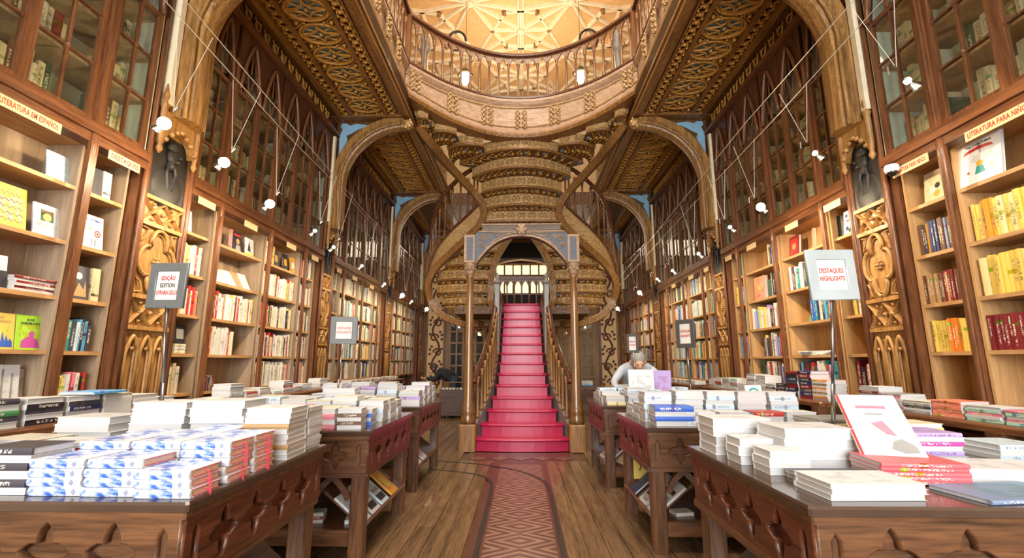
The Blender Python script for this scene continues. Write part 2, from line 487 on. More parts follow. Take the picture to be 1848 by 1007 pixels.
# ------------------------------------------------------------------ floor
floor = struct(link('floor', MB().box(-3.9, 3.9, -7.2, 16.3, -0.16, -0.012).mesh('floor', W_TABLE['Y'])))
plank_me = MB().bevbox(-0.5, 0.5, -0.5, 0.5, 0, 1, 0.012).mesh('plank', W_FLOOR)
def plank(x, w, y0, y1):
    link('plank', plank_me, floor, T(x, (y0 + y1) / 2, -0.012) @ S(w - 0.005, y1 - y0 - 0.005, 0.012))
col = 0
x = -3.02
while x < 3.05:
    if -0.34 < x < 0.34:
        col += 1; x += 0.135; continue
    y = 1.6 + (col * 0.83) % 2.4
    prev = 1.4
    while prev < 15.9:
        nxt = min(y, 15.95)
        if abs(x) < 0.76 and prev < 9.0 and nxt > 6.05:
            if prev < 6.0: plank(x, 0.135, prev, 6.06)
            if nxt > 9.1: plank(x, 0.135, 9.0, nxt)
        else:
            plank(x, 0.135, prev, nxt)
        prev = nxt; y += 3.1
    col += 1; x += 0.135
# inlaid runner of light and dark lozenges, with iron cart rails either side
RW, RP = 0.245, 0.285
def piece(mat, poly):
    mb = MB(); mb.prism(poly, lambda u, v, d: (u, v, d), -0.012, 0.0)
    link('inlay', mb.mesh('inlay', mat), floor)
lozenge_meshes = []
def cell_polys(w, h):
    """bands of equal |x|/w+|y|/h inside a rectangular cell: (is_light, polygon)"""
    out = []
    lv = [0, 0.24, 0.5, 0.76, 1.0]
    out.append((True, [(lv[1] * w, 0), (0, lv[1] * h), (-lv[1] * w, 0), (0, -lv[1] * h)]))
    for i in range(1, 4):
        a, b = lv[i], lv[i + 1]
        for s in (-1, 1):
            out.append((i % 2 == 0, [(0, a * h), (s * a * w, 0), (0, -a * h), (0, -b * h), (s * b * w, 0), (0, b * h)]))
    # the four corners: bands beyond 1 up to the corner
    cl = [1.0, 1.24, 1.5, 1.76, 2.0]
    for sx in (-1, 1):
        for sy in (-1, 1):
            for i in range(4):
                a, b = cl[i], cl[i + 1]
                p = [(sx * w, sy * (a - 1) * h), (sx * (a - 1) * w, sy * h)]
                q = [(sx * (b - 1) * w, sy * h), (sx * w, sy * (b - 1) * h)]
                out.append((i % 2 == 0, p + q if b < 2 else p + [(sx * w, sy * h)]))
    return out
for light, poly in cell_polys(RW - 0.003, RP / 2):
    mb = MB(); mb.prism(poly, lambda u, v, d: (u, v, d), -0.012, 0.0)
    lozenge_meshes.append(mb.mesh('inlay', W_LIGHTP if light else W_DARKP))
cy = 3.16
while cy < 5.95:
    for me in lozenge_meshes: link('inlay', me, floor, T(-0.02, cy, 0))
    cy += RP
cross = []
for light, poly in cell_polys(0.135, 0.15)[:7]:
    mb = MB(); mb.prism(poly, lambda u, v, d: (u, v, d), -0.012, 0.0)
    cross.append(mb.mesh('inlay', W_LIGHTP if light else W_DARKP))
for k in range(-2, 3):
    for me in cross: link('inlay', me, floor, T(k * 0.272 - 0.02, 6.24, 0))
blk('inlay_border', W_DARKP, floor, -0.72, 0.68, 6.08, 6.62, -0.02, -0.0035)
blk('inlay_border', W_DARKP, floor, -0.36, 0.32, 1.4, 6.08, -0.02, -0.0045)
def rail_track(pts):
    mb = MB(); mb.sweep(spline(pts, 8), [(-0.016, 0), (0.016, 0), (0.016, 0.004), (-0.016, 0.004)])
    mb.build('cart_rail', M_RAILTRK, floor)
rail_track([(-0.30, 1.4, 0), (-0.30, 3.5, 0), (-0.30, 4.6, 0), (-0.32, 5.0, 0), (-0.42, 5.25, 0), (-0.62, 5.42, 0), (-0.95, 5.55, 0), (-1.3, 5.62, 0)])
rail_track([(0.26, 1.4, 0), (0.26, 3.5, 0), (0.26, 4.7, 0), (0.22, 5.05, 0), (0.06, 5.4, 0), (-0.22, 5.68, 0), (-0.6, 5.9, 0), (-1.0, 6.02, 0), (-1.3, 6.06, 0)])

# ------------------------------------------------------------------ shell
def shell(name, mat, *b):
    return struct(link(name, MB().box(*b).mesh(name, mat)))
wall_left = shell('wall_left', M_WALL, -4.05, -3.85, -7.2, 16.3, -0.1, 10.2)
wall_right = shell('wall_right', M_WALL, 3.85, 4.05, -7.2, 16.3, -0.1, 10.2)
wall_back = shell('wall_back', W_OAK['Z'], -3.85, 3.85, 16.0, 16.3, -0.1, 5.6)
wall_back_upper = shell('wall_upper', M_WALL, -3.85, 3.85, 14.2, 14.4, 5.95, 10.2)
# street front behind the viewer: a wall with one great window opening
fm = MB()
fm.box(-3.85, -2.9, -7.2, -7.0, -0.1, 10.2).box(2.9, 3.85, -7.2, -7.0, -0.1, 10.2).box(-2.9, 2.9, -7.2, -7.0, 5.3, 10.2).box(-2.9, 2.9, -7.2, -7.0, -0.1, 0.5)
wall_front = struct(fm.build('wall_front', M_WALL))

# ceiling of the upper floor: cream field with a star net of ribs and bosses; the opening is the skylight
cm = MB()
cm.box(-3.85, -2.1, -7.2, 14.4, 10.0, 10.15).box(2.1, 3.85, -7.2, 14.4, 10.0, 10.15).box(-2.1, 2.1, 7.0, 14.4, 10.0, 10.15).box(-2.1, 2.1, -7.2, 0.2, 10.0, 10.15)
ceiling = struct(cm.build('ceiling', M_CEIL))
def crib(a, b, w=0.05, h=0.07):
    mb = MB(); mb.sweep([a, b], [(-w / 2, -h), (w / 2, -h), (w, 0.0), (-w, 0.0)])
    mb.build('ceiling_rib', M_RIB, ceiling)
boss_me = MB().lathe([(0.02, -0.16), (0.08, -0.13), (0.11, -0.08), (0.06, -0.05), (0.13, 0.0)], 8).mesh('boss', M_RIB)
node_me = MB().lathe([(0.01, -0.12), (0.05, -0.09), (0.07, -0.02), (0.08, 0.0)], 6).mesh('knot', W_OAK['Z'])
Zc = 10.0
CY = [9.0, 11.0, 13.0]
for yc in CY:
    for xc in (-2.5, 0.0, 2.5):
        link('boss', boss_me, ceiling, T(xc, yc, Zc))
        for dx, dy in ((0.75, 0.0), (-0.75, 0.0), (0.0, 0.7), (0.0, -0.7), (1.25, 1.0), (-1.25, 1.0), (1.25, -1.0), (-1.25, -1.0)):
            if abs(xc + dx) < 3.8: crib((xc, yc, Zc), (xc + dx, yc + dy, Zc))
        for dx in (-0.75, 0.75):
            for dy in (-1, 1):
                crib((xc + dx, yc, Zc), (xc + dx * 0.55, yc + dy * 0.62, Zc)); crib((xc + dx * 0.55, yc + dy * 0.62, Zc), (xc, yc + dy * 0.7, Zc))
                crib((xc + dx, yc, Zc), (xc + dx * 1.666, yc + dy, Zc)); crib((xc, yc + dy * 0.7, Zc), (xc + dx * 1.666, yc + dy, Zc))
                link('knot', node_me, ceiling, T(xc + dx * 0.55, yc + dy * 0.62, Zc))
            link('knot', node_me, ceiling, T(xc + dx, yc, Zc))
for yc in (8.0, 10.0, 12.0):
    for xc in (-1.25, 1.25): link('boss', boss_me, ceiling, T(xc, yc, Zc))
for xx in (-0.06, 0.06): crib((xx, 7.0, Zc), (xx, 14.2, Zc), 0.04)
fr = struct(link('trim_1', MB().box(-3.85, 3.85, 13.9, 14.2, 9.25, 9.75).mesh('trim_1', M_OLIVE)))

# ------------------------------------------------------------------ galleries: carved soffits either side of the void
ZS = 5.5
oval_mb = MB()
def ell(a, b, z, n=22, ph=0): return [(a * math.cos(2 * PI * k / n + ph), b * math.sin(2 * PI * k / n + ph), z) for k in range(n)]
oval_mb.tube(ell(0.272, 0.192, 0), 0.024, 6, True)
oval_mb.tube(ell(0.232, 0.158, 0.006), 0.012, 5, True)
for sx_ in (-1, 1):
    for sy_ in (-1, 1):
        oval_mb.tube([(sx_ * 0.25, 0, 0), (sx_ * 0.13, sy_ * 0.018, -0.006), (sx_ * 0.055, sy_ * 0.045, -0.008), (sx_ * 0.02, sy_ * 0.09, -0.006), (0, sy_ * 0.17, 0)], 0.017, 5)
        oval_mb.tube([(sx_ * 0.05, sy_ * 0.05, -0.004), (sx_ * 0.10, sy_ * 0.08, -0.006), (sx_ * 0.17, sy_ * 0.115, 0)], 0.012, 4)
oval_mb.ball((0, 0, -0.008), 0.03, n=6, m=4)
oval_me = oval_mb.mesh('rosette', W_SOFR)
inl_mb = MB(); inl_mb.prism([(p[0], p[1]) for p in ell(0.225, 0.15, 0, 16)], lambda u, v, d: (u, v, d), 0, 0.01)
inlay_me = inl_mb.mesh('blue_inlay', M_BLUEIN)
frieze_mb = MB()          # one scroll drop of the wall cornice
frieze_mb.tube([(0, 0.055 * math.cos(a), 0.02 + 0.055 * math.sin(a)) for a in [k * PI / 4 for k in range(8)]], 0.014, 4, True, up=(1, 0, 0))
frieze_mb.tube([(0, -0.07, 0.1), (0.01, -0.03, -0.02), (0.01, 0.0, -0.1), (0.0, 0.04, -0.02), (0, 0.07, 0.1)], 0.012, 4, up=(1, 0, 0))
frieze_mb.ball((0.01, 0, -0.1), 0.022, n=6, m=4)
frieze_me = frieze_mb.mesh('scroll_drop', W_SOFR)
lattice_pieces = {}
def soffit(s, name):
    """one gallery side: field, beams, rosettes, tracery strips, wall cornice"""
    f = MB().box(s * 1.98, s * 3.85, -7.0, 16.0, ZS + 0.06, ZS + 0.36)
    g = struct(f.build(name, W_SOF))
    def beam(x0, x1, y0, y1, z0=ZS, z1=ZS + 0.08, nm='beam', m=W_BEAM):
        return blk(nm, m, g, s * x0, s * x1, y0, y1, z0, z1)
    beam(1.98, 2.10, -7.0, 16.0, ZS - 0.03, ZS + 0.42, 'edge_beam', W_BEAM)
    beam(1.955, 2.0, -7.0, 16.0, ZS + 0.05, ZS + 0.09, 'edge_moulding', W_BEAM); beam(2.10, 2.135, -7.0, 16.0, ZS - 0.01, ZS + 0.06, 'edge_moulding', W_BEAM)
    beam(2.16, 2.19, -7.0, 16.0)
    beam(2.33, 2.385, -7.0, 16.0, ZS - 0.02)
    beam(2.955, 3.005, -7.0, 16.0, ZS - 0.02)
    beam(3.15, 3.22, -7.0, 16.0, ZS - 0.05)
    bays = [(1.6, 3.9), (4.3, 7.45), (7.85, 11.1), (11.6, 14.8)]
    for bi, (y0, y1) in enumerate(bays):
        n = int((y1 - y0) / 0.44)
        for k in range(n):
            yy = y1 - 0.24 - k * 0.44
            if bi == 0 and yy < 2.6: continue
            if bi < 3:
                o = link('rosette', oval_me, g, T(s * 2.67, yy, ZS + 0.03))
                link('blue_inlay', inlay_me, g, T(s * 2.67, yy, ZS + 0.051))
    for yy in ((4.05, 7.65, 11.35, 15.0) if s < 0 else (4.28, 7.7, 11.35, 15.0)):
        beam(1.98, 3.5, yy - 0.2, yy + 0.2, ZS - 0.03, ZS + 0.1, 'cross_beam', W_BEAM)
    # fine tracery strips: crossing bars and beads, too small to pick apart
    tr = MB()
    for xa, xb in ((2.19, 2.33), (2.385, 2.40), (3.005, 3.15)):
        if xb - xa < 0.05: continue
        y = 2.6
        while y < 14.8:
            tr.sweep([(s * xa, y, ZS + 0.03), (s * xb, y + 0.14, ZS + 0.03)], [(-0.012, -0.012), (0.012, -0.012), (0.012, 0.012), (-0.012, 0.012)])
            tr.sweep([(s * xb, y, ZS + 0.03), (s * xa, y + 0.14, ZS + 0.03)], [(-0.012, -0.012), (0.012, -0.012), (0.012, 0.012), (-0.012, 0.012)])
            tr.ball((s * (xa + xb) / 2, y + 0.07, ZS + 0.015), 0.026, n=6, m=4)
            tr.ball((s * (xa + 0.035), y + 0.07, ZS + 0.02), 0.02, n=5, m=4); tr.ball((s * (xb - 0.035), y + 0.07, ZS + 0.02), 0.02, n=5, m=4)
            tr.ball((s * (xa + 0.02), y, ZS + 0.015), 0.018, n=5, m=4); tr.ball((s * (xb - 0.02), y, ZS + 0.015), 0.018, n=5, m=4)
            y += 0.14
    y = 2.6     # small knobs in the corners between the rosettes
    for bi, (y0, y1) in enumerate(bays[:3]):
        n = int((y1 - y0) / 0.44)
        for k in range(n + 1):
            yy = y1 - 0.02 - k * 0.44
            if yy < 2.6: continue
            for dx in (-0.23, -0.13, 0.13, 0.23):
                tr.ball((s * (2.67 + dx), yy, ZS + 0.02), 0.03 if abs(dx) > 0.2 else 0.02, n=6, m=4)
            tr.sweep([(s * 2.39, yy - 0.1, ZS + 0.03), (s * 2.52, yy, ZS + 0.03), (s * 2.39, yy + 0.1, ZS + 0.03)], [(-0.01, -0.01), (0.01, -0.01), (0.01, 0.01), (-0.01, 0.01)])
            tr.sweep([(s * 2.95, yy - 0.1, ZS + 0.03), (s * 2.82, yy, ZS + 0.03), (s * 2.95, yy + 0.1, ZS + 0.03)], [(-0.01, -0.01), (0.01, -0.01), (0.01, 0.01), (-0.01, 0.01)])
    t = tr.build('tracery', W_SOFR, g); t['kind'] = 'stuff'
    # wall cornice with hanging scrolls
    beam(3.22, 3.6, 1.6, 16.0, ZS - 0.02, ZS + 0.07, 'cornice', W_SOF)
    blk('cornice', W_SOF, g, s * 3.33, s * 3.6, 1.6, 16.0, 5.22, ZS)
    blk('cornice_moulding', W_CASE['Y'], g, s * 3.24, s * 3.6, 1.6, 16.0, 5.17, 5.23)
    y = 2.8
    while y < 13.0:
        if min(abs(y - yy) for yy in ((4.05, 7.65, 11.35) if s < 0 else (4.28, 7.7, 11.35))) > 0.24:
            link('scroll_drop', frieze_me, g, T(s * 3.315, y, 5.36) @ (RZ(PI) if s > 0 else I4))
        y += 0.21
    return g
gal_left = soffit(-1, 'ceiling_left')
gal_right = soffit(1, 'ceiling_right')
# gallery floor behind the bow and the far landing of the upper floor
struct(link('ceiling_rear', MB().box(-2.0, 2.0, 12.2, 16.0, 5.5, 5.85).mesh('ceiling_rear', W_SOF)))

# ------------------------------------------------------------------ gallery parapets and balustrades
half = [(-2.05, 7.40, 0), (-1.53, 7.97, 0), (-1.0, 8.35, 0), (-0.5, 8.56, 0), (0, 8.62, 0)]
bow_xy = half + [(-x, y, 0) for x, y, z in reversed(half[:-1])]
bow = spline(bow_xy, 10)
def bowZ(p, z, drop=0.0):
    return Vector((p[0], p[1], z - drop * max(0, 1 - (p[0] / 2.05) ** 2)))
bal_prof = [(0.042, 0), (0.042, 0.05), (0.028, 0.07), (0.036, 0.09), (0.023, 0.13), (0.022, 0.64), (0.034, 0.66), (0.024, 0.68), (0.036, 0.71), (0.038, 0.76)]
def lathe_mesh(prof, n, name, mat): return MB().lathe(prof, n).mesh(name, mat)
bal_me = lathe_mesh(bal_prof, 8, 'baluster', W_RAIL)
def arcade_mesh(pitch, h):
    """one pointed-arch head of the balustrade, between two balusters; local x along the rail"""
    a = arch_pts(pitch - 0.055, 0.0, h - 0.045, 6)
    outer = [(-pitch / 2, 0)] + [(x, z) for x, z in a] + [(pitch / 2, 0), (pitch / 2, h), (-pitch / 2, h)]
    me = plate('arch_head', outer, [], 0.03, W_RAIL)
    return me
def make_balustrade(t, path, z0, pitch, rail_path=None, ends=True, skip=0):
    """baluster + arch heads + handrail along a level path (list of Vector)"""
    pts = resample(path, pitch)
    am = arcade_mesh(pitch, 0.17)
    for i, (p, tg) in enumerate(pts):
        ang = math.atan2(tg.y, tg.x)
        if i >= skip: link('baluster', bal_me, t, T(p.x, p.y, z0) @ RZ(ang))
        if i < len(pts) - 1:
            q = pts[i + 1][0]; mid = (p + q) / 2; an = math.atan2(q.y - p.y, q.x - p.x)
            link('arch_head', am, t, T(mid.x, mid.y, z0 + 0.74) @ RZ(an) @ RX(PI / 2))
    hr = MB(); hr.sweep([Vector((p[0], p[1], z0 + 0.91)) for p in path], [(-0.06, 0), (0.06, 0), (0.07, 0.03), (0.05, 0.075), (0, 0.09), (-0.05, 0.075), (-0.07, 0.03)], smooth=True)
    hr.build('handrail', W_RAILD, t)
    bt = MB(); bt.sweep([Vector((p[0], p[1], z0 - 0.04)) for p in path], [(-0.07, 0), (0.07, 0), (0.07, 0.04), (-0.07, 0.04)])
    bt.build('base_rail', W_RAILD, t)

orn_mb = MB()          # carved leaf panel applied to the fascia
for sx_ in (-1, 1):
    for k in range(4):
        zc_ = 0.08 + 0.1 * k
        orn_mb.tube([(sx_ * 0.02, 0, zc_), (sx_ * 0.07, -0.02, zc_ + 0.05), (sx_ * 0.11, -0.015, zc_ + 0.01), (sx_ * 0.08, -0.01, zc_ - 0.04), (sx_ * 0.05, -0.02, zc_)], 0.018, 5, up=(0, 1, 0))
    orn_mb.ball((sx_ * 0.06, -0.015, 0.14), 0.03, n=6, m=4); orn_mb.ball((sx_ * 0.06, -0.015, 0.34), 0.03, n=6, m=4)
orn_me = orn_mb.mesh('carved_ornament', W_FASCO)
def fascia(t, path, z0s, z1, flip=1):
    """moulded parapet face along a path: z0s gives the bottom height at each point"""
    rows = []
    prof = [(0.0, 0.0, 1), (0.05, 0.0, 1), (0.06, 0.05, 1), (0.03, 0.09, 1), (0.0, 0.13, 1), (0.0, -0.14, 0), (0.03, -0.10, 0), (0.06, -0.05, 0), (0.06, 0.0, 0), (-0.1, 0.0, 0)]
    for i, p in enumerate(path):
        a = path[max(0, i - 1)]; b = path[min(len(path) - 1, i + 1)]
        tg = (Vector(b) - Vector(a)); n = Vector((tg.y, -tg.x, 0)).normalized() * flip
        row = []
        for off, dz, low in prof:
            z = (z0s[i] + dz) if low else (z1 + dz)
            row.append(Vector((p[0], p[1], 0)) + n * off + Vector((0, 0, z)))
        row.append(Vector((p[0], p[1], z0s[i])) - n * 0.1)
        rows.append(row)
    mb = MB(); mb.strip(rows, closed=True)
    return mb.build('fascia', W_FASC, t)

bt_ = thing('balustrade', 'curved red-brown balustrade of turned balusters on the bowed gallery front above the stair', 'balustrade', (0, 8.6, 5.7))
z0s = [bowZ(p, 5.90, 0.20).z for p in bow]
fascia(bt_, bow, z0s, 6.45, 1)
lip = MB(); lip.sweep([Vector((p[0], p[1], z0s[i] - 0.03)) for i, p in enumerate(bow)], [(-0.2, -0.05), (0.05, -0.05), (0.075, 0.0), (0.05, 0.05), (-0.2, 0.05)])
lip.build('bottom_moulding', W_STRG, bt_)
for dz_ in (0.17, None):
    mb = MB(); mb.tube([Vector((p[0], p[1] - 0.012, (z0s[i] + 0.17) if dz_ else 6.28)) for i, p in enumerate(bow)], 0.014, 5); mb.build('panel_moulding', W_FASCO, bt_)
make_balustrade(bt_, bow, 6.50, 0.2015)
tot = sum((bow[i + 1] - bow[i]).length for i in range(len(bow) - 1))
for fr_ in (0.04, 0.21, 0.36, 0.5, 0.64, 0.79, 0.96):
    p, tg = resample(bow, tot * fr_ if fr_ > 0 else 1)[1]
    link('carved_ornament', orn_me, bt_, T(p.x, p.y, bowZ(p, 5.98, 0.19).z) @ RZ(math.atan2(tg.y, tg.x)) @ T(0, -0.02, 0))
slab = MB()
slab.strip([[Vector((p[0], p[1] + 0.02, 5.86)), Vector((p[0], p[1] + 0.4, 5.86)), Vector((p[0], p[1] + 0.4, 6.3)), Vector((p[0], p[1] + 0.02, 6.3))] for p in bow], closed=True)
slab.build('gallery_floor', W_SOF, bt_)
for s, nm in ((-1, 'left'), (1, 'right')):
    t = thing('balustrade', 'straight %s-hand gallery balustrade running along the void beside the bowed front' % nm, 'balustrade', (s * 2.05, 5, 5.9))
    pth = [Vector((s * 2.05, y, 0)) for y in (3.0, 5.0, 7.36)]
    fascia(t, pth, [5.9] * 3, 6.45, -s)
    make_balustrade(t, pth, 6.50, 0.2015)
    nw = MB(); nw.box(s * 2.05 - 0.07, s * 2.05 + 0.07, 7.33, 7.47, 6.4, 7.52)
    nw.build('newel', W_RAIL, t)
    for yy in [3.4 + 0.55 * k for k in range(7)]:
        link('carved_ornament', orn_me, t, T(s * 2.0, yy, 5.96) @ RZ(-s * PI / 2))
    t2 = thing('parapet', 'pale carved parapet of the %s-hand gallery seen behind the stair' % nm, 'parapet', (s * 2.05, 9.7, 5.9))
    pth2 = [Vector((s * 2.05, y, 0)) for y in (7.7, 9.5, 12.0)]
    fascia(t2, pth2, [5.9] * 3, 6.55, -s)
    for yy in [8.6 + 0.5 * k for k in range(6)]:
        link('carved_ornament', orn_me, t2, T(s * 1.99, yy, 5.98) @ RZ(-s * PI / 2))
    # finial posts and lantern on the upper landing
    pm = MB(); pm.lathe([(0.12, 6.3), (0.12, 6.6), (0.08, 6.7), (0.11, 6.85), (0.07, 7.0), (0.07, 7.5), (0.13, 7.6), (0.07, 7.75), (0.10, 7.9), (0.02, 8.1)], 8, (s * 2.0, 8.6, 0))
    tag(pm.build('stair_newel', W_GREY), 'dark turned newel post behind the %s end of the bowed balustrade' % nm, 'newel post', 'upper stair newels')
    lx = -1.33 if s < 0 else 1.42
    ln = thing('lantern', 'lit hexagonal lantern hanging behind the %s half of the bowed balustrade' % nm, 'lantern', (lx, 10, 7.7), 'upper floor lanterns')
    MB().lathe([(0.06, 7.74), (0.15, 7.98), (0.06, 8.08)], 6, (lx, 10, 0), smooth=False).build('glass', M_LANT, ln)
    MB().lathe([(0.19, 7.97), (0.19, 8.0), (0.07, 8.13), (0.02, 8.16)], 6, (lx, 10, 0), smooth=False).build('cap', M_BRONZE, ln)
    MB().tube([(lx, 10, 8.15), (lx, 10, 9.99)], 0.006, 5, up=(1, 0, 0)).build('chain', M_BRONZE, ln)
    MB().tube([(lx - s * 0.0 + s * 0.22 * (1 - math.cos(a)) , 10, 8.9 + 0.26 * math.sin(a)) for a in [k * 0.4 for k in range(0, 14)]], 0.03, 6, up=(0, 1, 0)).build('scroll_bracket', M_BRONZE, ln)
    d = bpy.data.lights.new('lantern_light', 'POINT'); d.energy = 25; d.color = (1, 0.75, 0.45); d.shadow_soft_size = 0.15
    lo = bpy.data.objects.new('lantern_light', d); C.objects.link(lo); lo.location = (lx, 9.6, 7.85)

# ------------------------------------------------------------------ staircase
st = thing('staircase', 'grand wooden staircase with red painted steps and carved curving upper flights', 'staircase', (0, 6.7, 0))
NR, RR, RT, Y0 = 14, 0.172, 0.22, 6.65
HW = [0.67, 0.61, 0.53, 0.48, 0.43, 0.41, 0.40, 0.39, 0.39, 0.39, 0.39, 0.39, 0.39, 0.39]
for k in range(NR):
    w = HW[k]; y = Y0 + k * RT; sag = [0.07, 0.05, 0.04, 0.03][k] if k < 4 else 0.02
    yb = y + RT + 0.05 if k < NR - 1 else 11.3
    def outline(ins, fw):
        n = 8
        fr = [(-w + ins + 2 * (w - ins) * i / n, y - fw - sag * (1 - (2 * i / n - 1) ** 2) + sag) for i in range(n + 1)]
        return fr + [(w - ins, yb), (-w + ins, yb)]
    stp = MB(); stp.prism(outline(0.03, 0), lambda u, v, d: (u, v, d), k * RR if k else 0.0, (k + 1) * RR - 0.04)
    so = stp.build('step', M_RED, st)
    nm_ = MB()
    o1 = outline(0, 0.035); o2 = outline(0.012, 0.02)
    nm_.strip([[Vector((u, v, (k + 1) * RR - 0.04)) for u, v in o2], [Vector((u, v, (k + 1) * RR - 0.02)) for u, v in o1], [Vector((u, v, (k + 1) * RR)) for u, v in o2]], closed=True, smooth=True)
    nn = len(o1)
    nm_.f.append(tuple(range(2 * nn, 3 * nn))); nm_.sm.append(False)
    nm_.f.append(tuple(reversed(range(nn)))); nm_.sm.append(False)
    nm_.build('tread', M_RED, so)
for s in (-1, 1):
    # closed stringers under the steps
    pth = [Vector((s * (HW[k] + 0.045), Y0 + k * RT + 0.06, (k + 1) * RR)) for k in range(NR)]
    mb = MB(); rows = []
    for p in pth:
        rows.append([p + Vector((0.03, 0, 0.06)), p + Vector((-0.03, 0, 0.06)), Vector((p.x - 0.03, p.y, max(0, p.z - 0.4))), Vector((p.x + 0.03, p.y, max(0, p.z - 0.4)))])
    mb.strip(rows, closed=True); mb.build('stringer', W_GREY, st)
    und = MB(); und.strip([[Vector((p.x, p.y, 0)), Vector((p.x, p.y, max(0.01, p.z - 0.3)))] for p in pth[:9]]); und.build('spandrel_panel', W_TABLE['Z'], st)
    rail = [(s * 0.70, 6.86, 0.92), (s * 0.665, 7.05, 1.08), (s * 0.58, 7.45, 1.38), (s * 0.51, 7.9, 1.78), (s * 0.47, 8.2, 2.18)]
    rp = spline(rail, 6)
    mb = MB(); mb.sweep(rp, [(-0.035, -0.03), (0.035, -0.03), (0.045, 0.02), (0.0, 0.05), (-0.045, 0.02)], smooth=True); mb.build('handrail', W_RAILD, st)
    for i in range(10):
        yy = 6.95 + i * 0.125
        zt = 0.92 + (yy - 6.86) * 0.94
        kk = (yy - Y0 - 0.06) / RT
        k0 = max(0, min(NR - 2, int(kk))); fr_ = kk - k0
        xx = HW[k0] * (1 - fr_) + HW[k0 + 1] * fr_ + 0.045
        zb = (kk + 1) * RR + 0.06
        zt = max(zt, zb + 0.3)
        h = zt - zb
        bb = MB(); bb.lathe([(r * 0.8, zb + z / 0.76 * h) for r, z in bal_prof], 7, (s * xx, yy, 0)); bb.build('baluster', W_OAK['Z'], st)
    nw = MB(); nw.bevbox(s * 0.44 - 0.045, s * 0.44 + 0.045, 8.16, 8.25, 1.35, 2.6, 0.012)
    nw.lathe([(0.06, 2.6), (0.06, 2.64), (0.03, 2.68), (0.045, 2.74), (0.01, 2.8)], 8, (s * 0.44, 8.205, 0)); nw.build('newel', W_GREY, st)
    wl = MB(); wl.box(s * 0.42, s * 0.47, 8.25, 10.6, 1.6, 2.62); wl.build('side_panel', W_STRG, st)
lf = MB(); lf.box(-1.4, 1.4, 9.55, 11.3, 2.2, 2.36); lf.build('landing', W_STEPU, st)

# half-landing balustrade in front of the bright window
lb = [Vector((x, 11.25, 0)) for x in (-0.62, 0, 0.62)]
for i in range(7):
    xx = -0.54 + i * 0.18
    bb = MB(); bb.lathe([(r * 0.8, 2.42 + z) for r, z in bal_prof], 7, (xx, 11.25, 0)); bb.build('baluster', W_RAIL, st)
am = arcade_mesh(0.18, 0.15)
for i in range(6): link('arch_head', am, st, T(-0.45 + i * 0.18, 11.25, 3.08) @ RX(PI / 2))
MB().box(-0.62, 0.62, 11.2, 11.3, 3.22, 3.30).build('handrail', W_RAILD, st)

